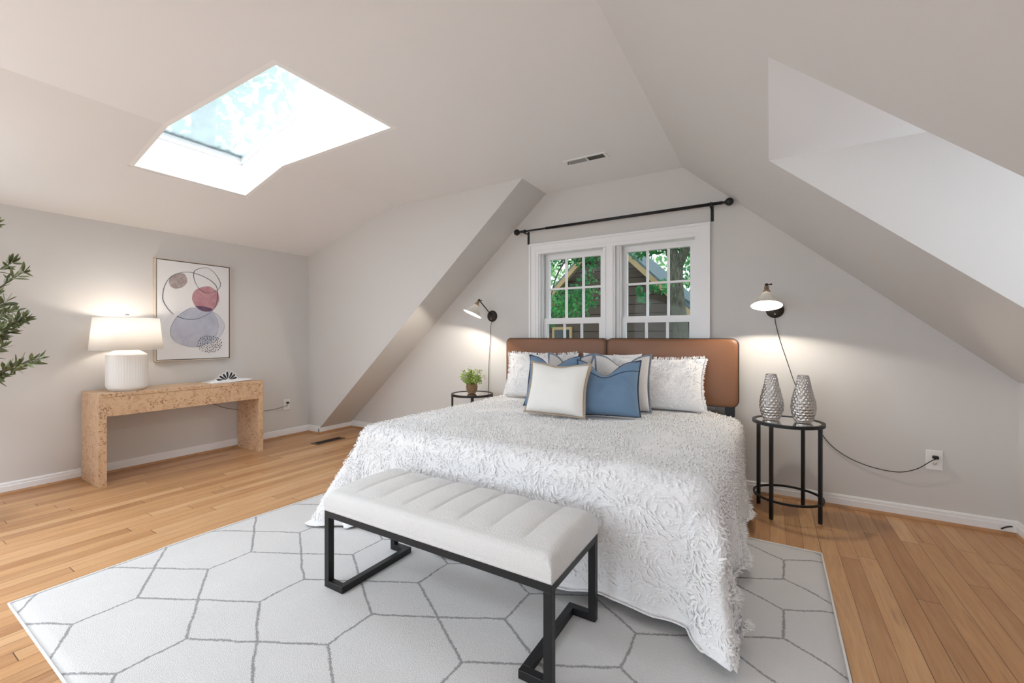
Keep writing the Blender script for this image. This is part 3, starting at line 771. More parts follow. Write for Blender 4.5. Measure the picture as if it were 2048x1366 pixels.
# ------------------------------------------------------------------ pillows
def pillow(name, label, W, Hh, T, loc, yaw, lean, roll=0, mat=None, fl=None, chop=0, group=None, cat='pillow', tufts=False, uc=0, piping=None, seam=None):
    t_ = thing(name, loc, label, cat, group)
    Mx = Matrix.Translation(loc) @ Matrix.Rotation(yaw, 4, 'Z') @ Matrix.Rotation(-lean, 4, 'X') @ Matrix.Rotation(roll, 4, 'Y')
    n = 30; fw = fl[0] if fl else 0; seed = hash(name + str(round(W * 1000) + round(loc[0] * 1000))) % 97 if False else round(abs(loc[0] * 97 + loc[1] * 31))
    def deform(x, z):
        v = (z - Hh / 2) / (Hh / 2)
        if chop:
            g = math.exp(-((x / (W / 2) - uc) / .42) ** 2) * max(0, (v + .35) / 1.35) ** 2
            z -= chop * g
        return x, z
    def pt(u, v, side):
        k = .085
        x = u * W / 2 * (1 - k * (1 - v * v)); z = Hh / 2 + v * Hh / 2 * (1 - k * (1 - u * u) * (1 if v > 0 else .25))
        th = T / 2 * (max(0, (1 - u ** 4) * (1 - v ** 4))) ** .55
        th *= 1 - .28 * v                      # more stuffing low down
        th += .004 * noise.noise((u * 3 + seed, v * 3, side)) * (1 - u * u) * (1 - v * v) * 3
        x, z = deform(x, z)
        return Mx @ Vector((x, side * th, z + fw))
    mb = MB(); us = [math.sin(PI / 2 * (2 * i / n - 1)) for i in range(n + 1)]
    for side in (-1, 1): mb.grid([[pt(u, v, side) for u in us] for v in us], 0, True, flip=(side > 0))
    body = mb.build('cushion_body', mat, t_); fixn(body)
    if fl:
        ring = [(u, -1) for u in us] + [(1, v) for v in us[1:]] + [(u, 1) for u in reversed(us[:-1])] + [(-1, v) for v in reversed(us[1:-1])]
        P = []; fb = fl[2] if len(fl) > 2 else 0
        for f, y in ((-.02, .0015 + fb), (1, .003 + fb), (1, -.003 + fb * .3), (-.02, -.0015)):
            row = []
            for i, (u, v) in enumerate(ring):
                k = .085
                x = u * W / 2 * (1 - k * (1 - v * v)); z = Hh / 2 + v * Hh / 2 * (1 - k * (1 - u * u) * (1 if v > 0 else .25))
                ox = (u if abs(u) > .999 else 0); oz = (v if abs(v) > .999 else 0)
                if abs(u) > .9 and not ox: ox = 0
                x += ox * fw * f; z += oz * fw * f
                x, z = deform(x, z)
                yy = y + (.008 * math.sin(i * .43 + seed) * max(0, f))
                zz = z + fw
                if zz < .004: zz = .004; yy -= .012
                row.append(Mx @ Vector((x, yy, zz)))
            P.append(row + [row[0]])
        P.append(P[0]); b = MB(); b.grid(P, 0, True); fixn(b.build('flange', fl[1], t_))
    if piping:
        ring = [(u, -1) for u in us] + [(1, v) for v in us[1:]] + [(u, 1) for u in reversed(us[:-1])] + [(-1, v) for v in reversed(us[1:-1])]
        b = MB(); b.tube([pt(u, v, 1) for u, v in ring], .0042, 6, closed=True); b.build('piping', piping, t_)
    if seam:
        b = MB(); vv = .62
        b.tube([pt(u, vv, -1) + Mx.to_3x3() @ Vector((0, -.001, 0)) for u in us], .003, 6); b.build('seam', seam, t_)
    if tufts:
        V = []; F = []
        for k in range(1500):
            edge = k % 3 == 0
            if edge:
                q = random.choice((-1, 1)); u, v = (q, random.uniform(-1, 1)) if random.random() < .7 else (random.uniform(-1, 1), 1)
                p = pt(u, v, -1); d = Mx.to_3x3() @ Vector((u if abs(u) == 1 else random.gauss(0, .3), -.3, random.gauss(0, .4) if abs(u) == 1 else 1)).normalized()
            else:
                u, v = random.uniform(-.97, .97), random.uniform(-.9, .97); p = pt(u, v, -1)
                a = math.sin(u * 11) * 1.4 + math.cos(v * 9) * 1.2 + random.gauss(0, .4); d = Mx.to_3x3() @ Vector((math.cos(a), -.25, math.sin(a))).normalized()
            nn = Mx.to_3x3() @ Vector((0, -1, 0)); w_ = d.cross(nn).normalized() * random.uniform(.002, .0036); ln = random.uniform(.014, .024)
            q0 = p + nn * .001; q1 = p + d * ln * .5 + nn * .007; q2 = p + d * ln + nn * .003; i = len(V)
            V += [q0 - w_, q0 + w_, q1 - w_, q1 + w_, q2 - w_ * .5, q2 + w_ * .5]; F += [(i, i + 1, i + 3, i + 2), (i + 2, i + 3, i + 5, i + 4)]
        b = MB(); b.add(V, F, 0, True); f = b.build('yarn_tufts', M['tuft'], t_, weld=False); f['kind'] = 'stuff'
    return t_
R_ = math.radians
ZB = .622
pillow('pillow_sham', 'white tufted pillow sham at the left end of the headboard', .66, .40, .15, (-1.765, 3.375, ZB + .008), R_(4), R_(15), 0, M['fur'], cat='pillow', tufts=True, group='white tufted pillow shams')
pillow('pillow_sham', 'white tufted pillow sham at the right end of the headboard', .68, .40, .15, (-.735, 3.315, ZB), R_(7), R_(17), 0, M['fur'], cat='pillow', tufts=True, group='white tufted pillow shams')
pillow('pillow', 'plain smooth white pillow against the middle of the headboard', .50, .41, .08, (-1.13, 3.445, ZB), R_(1), R_(6), 0, M['plainwhite'])
pillow('throw_pillow', 'pale grey linen pillow behind the left blue pillow', .40, .40, .11, (-1.42, 3.165, ZB), R_(-5), R_(16), R_(0), M['greylinen'], fl=(.013, M['greyedge']), chop=.10, group='pale grey linen pillows')
pillow('throw_pillow', 'pale grey linen pillow between the right blue pillow and the right sham', .40, .41, .12, (-.925, 3.06, ZB), R_(11), R_(17), R_(0), M['greylinen'], fl=(.013, M['greyedge']), chop=.085, group='pale grey linen pillows')
pillow('throw_pillow', 'blue velvet pillow mostly hidden behind the front cream pillow', .42, .40, .11, (-1.435, 2.93, ZB), R_(3), R_(16), R_(0), M['bluecushion'], fl=(.008, M['navy']), chop=.085, group='blue velvet pillows', seam=M['navy'])
pillow('throw_pillow', 'blue velvet pillow with a deep dent in its top beside the cream pillow', .43, .38, .13, (-.945, 2.815, ZB + .004), R_(13), R_(17), R_(0), M['bluecushion'], fl=(.008, M['navy']), chop=.11, group='blue velvet pillows', seam=M['navy'], uc=-.1)
pillow('throw_pillow', 'cream linen pillow with a wide tan edge in front of all others', 0.425, .35, .14, (-1.265, 2.645, ZB + .006), R_(2), R_(17), R_(1), M['cream'], fl=(.014, M['tan'], .014), chop=.018)

# ------------------------------------------------------------------ bench
def bench():
    t = thing('bench', (-1.185, 1.475, .012), 'white channel-tufted bench with black metal legs at the foot of the bed', 'bench')
    X0, X1, Y0, Y1 = -1.768, -.605, 1.252, 1.685; z0 = .013; zt = .366; a = .030
    mb = MB()
    mb.box(X0, X1, Y0, Y0 + a, zt - a, zt, ch=.001); mb.box(X0, X1, Y1 - a, Y1, zt - a, zt, ch=.001); mb.box(X0, X0 + a, Y0 + a, Y1 - a, zt - a, zt); mb.box(X1 - a, X1, Y0 + a, Y1 - a, zt - a, zt)
    mb.build('seat_frame', M['black'], t)
    ins = .125
    for sx in (-1, 1):
        xo = X0 if sx < 0 else X1 - a
        for y in (Y0, Y1 - a):
            mb = MB(); mb.box(xo, xo + a, y, y + a, z0, zt - a, ch=.001)
            # foot turning in towards the middle
            if sx < 0: mb.box(xo + a, X0 + ins, y, y + a, z0, z0 + a, ch=.001)
            else: mb.box(X1 - ins, xo, y, y + a, z0, z0 + a, ch=.001)
            mb.build('leg', M['black'], t)
        mb = MB(); xr = X0 + ins - a if sx < 0 else X1 - ins
        mb.box(xr, xr + a, Y0 + a, Y1 - a, z0, z0 + a, ch=.001); mb.build('floor_bar', M['black'], t)
    # cushion
    nx, ny = 130, 36; B0, B1 = X0 + .001, X1 - .001; C0, C1 = Y0 + .001, Y1 + .001; zb = zt + .001; Ht = .088
    top = []
    def prof(u, v):
        # u,v in 0..1 ; super-ellipse dome with rolled edges
        eu = min(u, 1 - u) * (B1 - B0); ev = min(v, 1 - v) * (C1 - C0); r = .034
        fu = 1 if eu > r else math.sqrt(max(0, 1 - (1 - eu / r) ** 2)); fv = 1 if ev > r else math.sqrt(max(0, 1 - (1 - ev / r) ** 2))
        base = .056 + (Ht - .056) * fu * fv
        ch = (u * 8) % 1; dd = min(ch, 1 - ch) if .06 < u < .94 else .5
        g = math.exp(-(dd / .03) ** 2) * min(1, max(0, (v - .14) / .12)) 
        puff = .006 * math.sin(PI * ch) * min(1, max(0, (v - .1) / .15)) * fu * fv
        return base - .010 * g * fu * fv + puff - .004 + .010 * math.sin(PI * v) 
    us = [i / nx for i in range(nx + 1)]; vs = [j / ny for j in range(ny + 1)]
    ue = sorted(set(us + [.003, .008, .015, .025, .04, .997, .992, .985, .975, .96])); ve = sorted(set(vs + [.006, .02, .05, .09, .994, .98, .95, .91]))
    P = [[Vector((B0 + (B1 - B0) * u, C0 + (C1 - C0) * v, zb + prof(u, v))) for u in ue] for v in ve]
    mb = MB(); mb.grid(P, 0, True)
    rim = P[0] + [r[-1] for r in P[1:]] + list(reversed(P[-1][:-1])) + [r[0] for r in reversed(P[1:-1])]
    k = len(rim); cx, cy = (B0 + B1) / 2, (C0 + C1) / 2
    rows = [rim]
    for f, z in ((.003, .035), (.003, .018), (0, .004), (-.004, 0)):
        rows.append([Vector((p.x + math.copysign(f, p.x - cx) * (1 if abs(abs(p.x - cx) - (B1 - B0) / 2) < 1e-6 else 0), p.y + math.copysign(f, p.y - cy) * (1 if abs(abs(p.y - cy) - (C1 - C0) / 2) < 1e-6 else 0), zb + z)) for p in rim])
    mb.grid([r + [r[0]] for r in rows], 0, True, flip=True)
    mb.add(rows[-1], [tuple(range(k))])
    fixn(mb.build('seat_cushion', M['bench'], t))
bench()

# ------------------------------------------------------------------ round side tables
def side_table(c, ang, label):
    cx, cy = c; R = .205; zt = .612
    t = thing('side_table', (cx, cy, 0), label, 'side table', 'round black metal side tables with glass tops')
    def ringbar(r, z, w, h):
        mb = MB(); n = 56; P = []
        for rr, zz in ((r - w, z - h), (r, z - h), (r, z), (r - w, z), (r - w, z - h)):
            P.append([Vector((cx + rr * math.cos(2 * PI * k / n), cy + rr * math.sin(2 * PI * k / n), zz)) for k in range(n + 1)])
        mb.grid(P, 0, False); return mb
    mb = ringbar(R, zt, .020, .020); fixn(mb.build('top_ring', M['black'], t))
    mb = ringbar(R - .004, .125, .012, .013); fixn(mb.build('lower_ring', M['black'], t))
    mb = MB(); mb.lathe([(0, zt - .004), (R - .019, zt - .004), (R - .019, zt - .010), (0, zt - .010)], Matrix.Translation((cx, cy, 0)), 56, 0, False); mb.build('glass_top', M['tableglass'], t)
    for k in range(4):
        a = ang + k * PI / 2; r = R - .012; Mx = Matrix.Translation((cx + r * math.cos(a), cy + r * math.sin(a), 0)) @ Matrix.Rotation(a, 4, 'Z')
        mb = MB(); mb.box(-.0095, .0095, -.0095, .0095, 0, zt - .018, M=Mx, ch=.001); l = mb.build('leg', M['black'], t)
side_table((.100, 3.372), R_(-29), 'round glass-topped black side table carrying two silver vases')
side_table((-2.503, 3.40), R_(38), 'round glass-topped black side table carrying a small potted plant')

# ------------------------------------------------------------------ vases
def vase_mesh():
    zs_ = .300; prof = [(0, .050), (.02, .058), (.06, .070), (.09, .0735), (.13, .069), (.18, .058), (.24, .044), (.29, .0335), (.300, .032)]
    def rad(z):
        for (a, ra), (b, rb) in zip(prof, prof[1:]):
            if a <= z <= b:
                f = (z - a) / (b - a); f = f * f * (3 - 2 * f) * .35 + f * .65; return ra + (rb - ra) * f
        return prof[-1][1]
    nc, nr = 17, 17; sub = 10; n = nc * sub; m = nr * 8; P = []
    for j in range(m + 1):
        z = zs_ * j / m; row = []
        v = j / m * nr
        for k in range(n + 1):
            u = k / sub; best = 9
            for rr in (math.floor(v) - 1, math.floor(v), math.floor(v) + 1):
                cv = rr + .5; o = .5 if rr % 2 else 0
                du = (u - o) - round(u - o); dv = v - cv
                wob = 1 + .15 * math.sin(rr * 7.1 + round(u - o) * 3.3)
                best = min(best, math.hypot(du * wob, dv * .92))
            dim = max(0, 1 - (best / .56) ** 2)
            r = rad(z) - .0060 * dim * (1 if .015 < z < .294 else .2); a = 2 * PI * k / n
            row.append(Vector((r * math.cos(a), r * math.sin(a), z)))
        P.append(row)
    return P, prof
VP, VPROF = vase_mesh()
def vase(first, loc, label, rot):
    if first is None:
        t = thing('vase', loc, label, 'vase', 'hammered silver vases'); L = Vector(loc); R3 = Matrix.Rotation(rot, 3, 'Z')
        mb = MB(); mb.grid([[R3 @ p + L for p in r] for r in VP], 0, True); mb.lathe([(0, 0), (.050, 0)], Matrix.Translation(L), 24); mb.build('body', M['silver'], t)
        mb = MB(); mb.lathe([(.0315, .298), (.0325, .302), (.030, .303), (.027, .300), (.027, .24), (.0, .235)], Matrix.Translation(L), 32); mb.build('rim', M['silver'], t)
        return t
    o = first.copy(); COL.objects.link(o); o.location = loc; o.rotation_euler.z = rot; tag(o, label)
    for ch in list(first.children): c_ = ch.copy(); COL.objects.link(c_); c_.parent = o
    return o
v1 = vase(None, (.008, 3.385, .613), 'silver dimpled vase on the side table, the one nearer the bed', 0)
vase(v1, (.186, 3.375, .613), 'silver dimpled vase on the side table, the one nearer the wall outlet', 1.1)

# ------------------------------------------------------------------ small potted plant
def small_plant():
    cx, cy, z = -2.515, 3.41, .613
    t = thing('potted_plant', (cx, cy, z), 'small bushy green plant in a woven pot on the left side table', 'plant')
    mb = MB(); mb.lathe([(0, 0), (.038, 0), (.046, .012), (.055, .04), (.057, .062), (.052, .088), (.049, .094), (.045, .090), (.045, .08), (0, .08)], Matrix.Translation((cx, cy, z)), 32); mb.build('pot', M['pot'], t)
    mb = MB(); mb.lathe([(0, .081), (.0445, .081)], Matrix.Translation((cx, cy, z)), 20); mb.build('soil', M['soil'], t)
    rnd = random.Random(3); st = MB(); lf = MB()
    for k in range(46):
        a = rnd.uniform(0, 2 * PI); el = rnd.uniform(.05, 1.25); ln = rnd.uniform(.075, .15)
        b0 = Vector((cx + rnd.uniform(-.02, .02), cy + rnd.uniform(-.02, .02), z + .08)); d = Vector((math.cos(a) * math.cos(el), math.sin(a) * math.cos(el), math.sin(el)))
        tip = b0 + d * ln + Vector((0, 0, .025)); mid = b0 + d * ln * .5 + Vector((0, 0, .03)); st.tube([b0, mid, tip], .0012, 5)
        for q in range(16):
            f = rnd.uniform(.35, 1.05); p = b0.lerp(tip, f) + Vector((rnd.gauss(0, .012), rnd.gauss(0, .012), rnd.gauss(0, .010)))
            n_ = Vector((rnd.gauss(0, 1), rnd.gauss(0, 1), rnd.gauss(.6, .8))).normalized(); x = n_.orthogonal().normalized(); y = n_.cross(x); s = rnd.uniform(.008, .0135)
            lf.add([p - x * s, p + y * s * .65 + n_ * .001, p + x * s, p - y * s * .65 + n_ * .001, p + n_ * -.0015], [(0, 4, 1), (1, 4, 2), (2, 4, 3), (3, 4, 0)])
    st.build('stems', simple('green_stem', (.07, .10, .02), .7), t); f = lf.build('foliage', M['box'], t, weld=False)
small_plant()

# ------------------------------------------------------------------ wall sconces
def spline(pts, n=8):
    P = [Vector(p) for p in pts]; out = []
    for i in range(len(P) - 1):
        a, b, c_, d = P[max(0, i - 1)], P[i], P[i + 1], P[min(len(P) - 1, i + 2)]
        for k in range(n):
            t = k / n; out.append(.5 * ((2 * b) + (c_ - a) * t + (2 * a - 5 * b + 4 * c_ - d) * t * t + (3 * b - a - 3 * c_ + d) * t ** 3))
    out.append(P[-1]); return out
def sconce(plate, joint, axis, label, cord, plug=None):
    px, pz = plate; t = thing('wall_sconce', (px, YB, pz), label, 'lamp', 'plug-in wall sconces')
    R = Matrix.Translation((px, YB, pz)) @ Matrix.Rotation(PI / 2, 4, 'X')
    mb = MB(); mb.lathe([(0, .024), (.02, .024), (.045, .020), (.055, .014), (.058, .008), (.058, 0)], R, 36); bp = mb.build('backplate', M['bronze'], t)
    mb = MB(); mb.sphere((px, YB - .026, pz - .03), .006, 10, 8); mb.build('switch', M['nickel'], bp)
    J = Vector(joint); A = Vector((px, YB - .022, pz + .012))
    mb = MB(); mb.sphere(A, .013, 12, 8); mb.tube([A, J], .0055, 10); mb.build('arm', M['bronze'], t)
    d = Vector(axis).normalized()
    mb = MB(); mb.sphere(J, .011, 12, 8); sd = d.cross(Vector((0, 1, 0))).normalized(); mb.tube([J, J + sd * .02 + Vector((0, 0, .002)), J + sd * .032 + Vector((0, 0, .004))], [.004, .004, .007], 8); mb.build('thumbscrew', M['bronze'], t)
    Q = Matrix.Translation(J) @ d.to_track_quat('Z', 'Y').to_matrix().to_4x4()
    mb = MB(); mb.lathe([(0, .008), (.012, .010), (.014, .014), (.0145, .040), (.021, .042), (.0225, .046), (.0225, .062), (.020, .064), (0, .064)], Q, 28); mb.build('socket', simple('brass_socket', (.36, .27, .19), .4, .7) if 'brass_socket' not in bpy.data.materials else bpy.data.materials['brass_socket'], t)
    L = .084; R1, R0 = .093, .024
    mb = MB(); prof = [(R0, .060), (R0 + .004, .066)] + [(R0 + .004 + (R1 - R0 - .004) * (k / 10) ** 1.12, .066 + L * k / 10) for k in range(1, 11)]
    prof += [(R1 - .002, .066 + L + .001)] + [(r - .0022, z - .001) for r, z in reversed(prof[1:])]
    mb.lathe(prof, Q, 48); s = mb.build('shade', M['shade_glass'], t)
    mb = MB(); n = 48; mb.tube([Q @ Vector((R1 * math.cos(2 * PI * k / n), R1 * math.sin(2 * PI * k / n), .066 + L)) for k in range(n)], .0014, 6, closed=True); mb.build('shade_rim', M['bronze'], s)
    B = J + d * .102; mb = MB(); mb.sphere(B, .021, 16, 12); bu = mb.build('bulb', M['bulb'], t)
    bu.visible_shadow = True
    la = bpy.data.lights.new('sconce_light', 'POINT'); la.energy = 58; la.color = (1, .90, .77); la.shadow_soft_size = .022
    lo = bpy.data.objects.new('sconce_light', la); COL.objects.link(lo); lo.location = J + d * .108
    mb = MB(); mb.tube(spline(cord), .0026, 7); c_ = mb.build('power_cord', M['cord'], t)
    if plug:
        b = MB(); x, y, z = plug; b.box(x - .013, x + .015, YB - .036, YB - .0100, z - .009, z + .011, ch=.004); b.build('plug', M['cord'], c_)
sconce((-2.454, 1.378), (-2.421, 3.400, 1.522), (-.30, -.32, -.90), 'wall sconce with a lit cone shade above the left side table',
       [(-2.454, YB - .012, 1.322), (-2.457, 3.66, 1.28), (-2.468, 3.667, 1.132), (-2.487, 3.667, .90), (-2.490, 3.667, .70), (-2.50, 3.667, .50), (-2.49, 3.66, .20), (-2.40, 3.65, .05)])
sconce((.031, 1.362), (-.020, 3.375, 1.518), (0, -.30, -.95), 'wall sconce with a lit cone shade above the right side table',
       [(.031, YB - .012, 1.306), (.036, 3.67, 1.26), (.062, 3.675, 1.143), (.108, 3.675, .981), (.153, 3.675, .830), (.206, 3.675, .712), (.313, 3.675, .483), (.41, 3.675, .375), (.544, 3.672, .310), (.696, 3.665, .290), (.793, 3.655, .325), (.862, 3.648, .388), (.893, 3.655, .407)], (.886, YB, .411))

# ------------------------------------------------------------------ console table, lamp, book, painting
def console():
    x0, x1, y0, y1, zt = -4.835, -4.435, 1.187, 2.440, .720
    t = thing('console_table', ((x0 + x1) / 2, (y0 + y1) / 2, 0), 'burl wood console table against the left wall', 'console table')
    mb = MB(); mb.box(x0, x1, y0, y1, zt - .028, zt, ch=.0015); mb.build('top', M['burl'], t)
    for a in (y0, y1 - .048): mb = MB(); mb.box(x0, x1, a, a + .048, 0, zt - .0288, ch=.0015); mb.build('leg_panel', M['burl'], t)
    mb = MB(); mb.box(x1 - .022, x1 - .001, y0 + .0485, y1 - .0485, .540, zt - .0295, ch=.001); mb.build('apron', M['burl'], t)
    mb = MB(); mb.box(x0, x0 + .02, y0 + .0485, y1 - .0485, .540, zt - .0295); mb.box(x0 + .02, x1 - .022, y0 + .0485, y1 - .0485, .540, .552); mb.build('underside', M['burl'], t)
console()
def table_lamp():
    cx, cy, z = -4.605, 1.410, .7205
    t = thing('table_lamp', (cx, cy, z), 'white ribbed ceramic table lamp with a drum shade on the console', 'lamp')
    mb = MB(); n = 144; prof = [(0, 0), (.105, 0), (.112, .006), (.128, .022), (.134, .045), (.134, .285), (.132, .297), (.122, .306), (.085, .330), (.07, .333), (0, .333)]; P = []
    pz = []
    for (a, b), (c_, d) in zip(prof, prof[1:]):
        for k in range(4): pz.append((a + (c_ - a) * k / 4, b + (d - b) * k / 4))
    pz.append(prof[-1])
    for r, h in pz:
        row = []
        for k in range(n + 1):
            a = 2 * PI * k / n; g = .0016 * math.cos(a * 48) if .03 < h < .29 else 0
            row.append(Vector((cx + (r - g) * math.cos(a), cy + (r - g) * math.sin(a), z + h)))
        P.append(row)
    mb.grid(P, 0, True); mb.build('base', M['ceramic'], t)
    mb = MB(); mb.lathe([(0, .333), (.014, .333), (.014, .352), (.007, .354), (.007, .45), (0, .45)], Matrix.Translation((cx, cy, z)), 20); mb.build('neck', M['nickel'], t)
    mb = MB(); prof = [(.235, .340), (.211, .602), (.209, .602), (.233, .340), (.235, .340)]; mb.lathe(prof, Matrix.Translation((cx, cy, z)), 64); sh = mb.build('lamp_shade', M['shade_linen'], t)
    mb = MB()
    for zz, rr in ((.3405, .234), (.6015, .210)): mb = MB(); mb.tube([(cx + rr * math.cos(2 * PI * k / 64), cy + rr * math.sin(2 * PI * k / 64), z + zz) for k in range(64)], .0022, 6, closed=True); mb.build('shade_trim', M['shade_linen'], sh)

    mb = MB()
    for k in range(3): a = k * 2 * PI / 3; mb.tube([(cx, cy, z + .605), (cx + .2095 * math.cos(a), cy + .2095 * math.sin(a), z + .600)], .0015, 6)
    mb.tube([(cx + .055 * math.cos(a), cy + .055 * math.sin(a), z + .36 + .24 * math.sin(a) if False else z + .44) for a in [2 * PI * k / 24 for k in range(24)]], .0015, 6, closed=True)
    mb.tube([(cx, cy + .055, z + .44), (cx, cy + .05, z + .57), (cx, cy, z + .606)], .0015, 6); mb.tube([(cx, cy - .055, z + .44), (cx, cy - .05, z + .57), (cx, cy, z + .606)], .0015, 6)
    mb.build('harp', M['nickel'], t)
    mb = MB(); mb.lathe([(0, .603), (.005, .603), (.005, .612), (.011, .617), (.014, .626), (.011, .635), (.004, .638), (0, .638)], Matrix.Translation((cx, cy, z)), 20); mb.build('finial', M['nickel'], t)
    mb = MB(); mb.sphere((cx, cy, z + .485), .030, 18, 12); mb.build('bulb', m_emit('warm_bulb', (1, .84, .62), 12), t)
    la = bpy.data.lights.new('table_lamp_light', 'POINT'); la.energy = 3.6; la.color = (1, .88, .75); la.shadow_soft_size = .035
    lo = bpy.data.objects.new('table_lamp_light', la); COL.objects.link(lo); lo.location = (cx, cy, z + .535)
    cd = spline([(cx - .10, cy + .06, z + .006), (cx - .19, cy + .12, z + .004), (-4.846, 1.62, .70), (-4.847, 1.75, .60), (-4.845, 1.95, .52), (-4.845, 2.155, .484), (-4.845, 2.247, .437), (-4.845, 2.368, .398), (-4.845, 2.55, .355), (-4.845, 2.681, .338), (-4.843, 2.795, .338), (-4.842, 2.90, .352), (-4.838, 2.945, .372)])
    mb = MB(); mb.tube(cd, .0024, 7); c_ = mb.build('power_cord', simple('brown_cord', (.09, .075, .065), .6), t)
    mb = MB(); mb.box(XL + .0102, XL + .034, 2.933, 2.957, .381, .403, ch=.004); mb.build('plug', M['cord'], c_)
table_lamp()
def open_book():
    t = thing('open_book', (-4.62, 2.175, .7205), 'open white book with fanned pages of black leaf shapes on the console', 'book')
    z = .721; mb = MB()
    yc = 2.160
    # two page blocks falling away from the spine, then loose fanned leaves standing on it
    for s in (-1, 1):
        P = []; Q = []
        for j in range(2):
            x = -4.515 if j == 0 else -4.735
            row = []; lo = []
            for k in range(13):
                f = k / 12; y = yc + s * f * (.150 if s < 0 else .215)
                h = .020 * math.sin(PI * min(1, f * 1.15 + .12)) ** .8 * (1 - .35 * f) + .006 + (.012 * f if s > 0 else 0)
                row.append(Vector((x, y, z + h))); lo.append(Vector((x, y, z + (0 if s < 0 else .010 * f))))
            P.append(row); Q.append(lo)
        mb.grid(P, 0, True); mb.grid(Q, 0, True); mb.grid([P[0], Q[0]], 0, False); mb.grid([P[1], Q[1]], 0, False); mb.add([P[0][-1], P[1][-1], Q[1][-1], Q[0][-1]], [(0, 1, 2, 3)])
    fixn(mb.build('pages', M['paper'], t))
    angs = [-76, -54, -30, -4, 24, 46, 68]; lens = [.112, .100, .092, .104, .100, .098, .096]
    for a, l in zip(angs, lens):
        a = R_(a); d = Vector((0, math.sin(a), math.cos(a))); c_ = Vector((-4.545, yc, z + .010)); n_ = Vector((1, 0, 0)); w = d.cross(n_).normalized()
        # leaf-shaped page, white border with the black leaf printed on it
        for nm, mat, k, off, a0 in (('page_leaf', M['paper'], 1.25, 0, 0), ('printed_leaf', M['ink'], .80, .0014, .22)):
            pts = []
            for q in range(25):
                th = 2 * PI * q / 24; f = .5 - .5 * math.cos(th) ; wd = .0135 * k * math.sin(th) * (.45 + .75 * f)
                pts.append(c_ + d * (l * (a0 + (1.02 - a0 if a0 == 0 else .93 - a0) * f)) + w * wd + n_ * (off - .10 * f * l * .5))
            b = MB(); b.add(pts[:-1], [tuple(range(24))])
            b.add([p - n_ * .0008 for p in pts[:-1]], [tuple(reversed(range(24)))])
            if nm == 'page_leaf': pg = b.build(nm, mat, t)
            else: b.build(nm, mat, pg)
open_book()

ART = dict(
 brown=[(0.144, 0.788), (0.172, 0.84), (0.264, 0.88), (0.347, 0.882), (0.388, 0.835), (0.381, 0.787), (0.323, 0.742), (0.229, 0.722), (0.166, 0.745)],
 pink=[(0.456, 0.624), (0.472, 0.691), (0.54, 0.742), (0.68, 0.775), (0.771, 0.752), (0.831, 0.712), (0.851, 0.644), (0.824, 0.583), (0.771, 0.533), (0.693, 0.502), (0.59, 0.512), (0.503, 0.552)],
 maroon=[(0.497, 0.551), (0.59, 0.557), (0.693, 0.544), (0.755, 0.527), (0.693, 0.502), (0.59, 0.508)],
 blue=[(0.163, 0.303), (0.195, 0.366), (0.258, 0.436), (0.37, 0.504), (0.478, 0.536), (0.616, 0.507), (0.745, 0.498), (0.824, 0.406), (0.831, 0.308), (0.771, 0.211), (0.666, 0.158), (0.516, 0.119), (0.358, 0.134), (0.229, 0.181), (0.174, 0.24)],
 blue2=[(0.70, 0.51), (0.745, 0.505), (0.837, 0.466), (0.905, 0.408), (0.935, 0.355), (0.905, 0.279), (0.824, 0.2), (0.718, 0.153), (0.65, 0.16), (.6, .3)],
 halo=[(0.06, 0.302), (0.082, 0.383), (0.184, 0.457), (0.3, 0.49), (.4, .4), (.3, .2), (0.241, 0.15), (0.127, 0.195)],
 line1=[(0.206, 0.462), (0.138, 0.509), (0.082, 0.579), (0.068, 0.632), (0.089, 0.731), (0.138, 0.806), (0.206, 0.857), (0.31, 0.893), (0.405, 0.905), (0.516, 0.897), (0.628, 0.873), (0.731, 0.837), (0.804, 0.788), (0.828, 0.712), (0.818, 0.633), (0.785, 0.553), (0.706, 0.486), (0.59, 0.436), (0.467, 0.412), (0.347, 0.417), (0.252, 0.441)],
 line2=[(0.533, 0.761), (0.491, 0.823), (0.478, 0.888), (0.503, 0.933), (0.59, 0.964), (0.68, 0.973), (0.758, 0.941), (0.824, 0.888), (0.867, 0.822), (0.858, 0.773), (0.81, 0.735), (0.718, 0.705), (0.641, 0.708), (0.565, 0.734), (0.533, 0.761)])
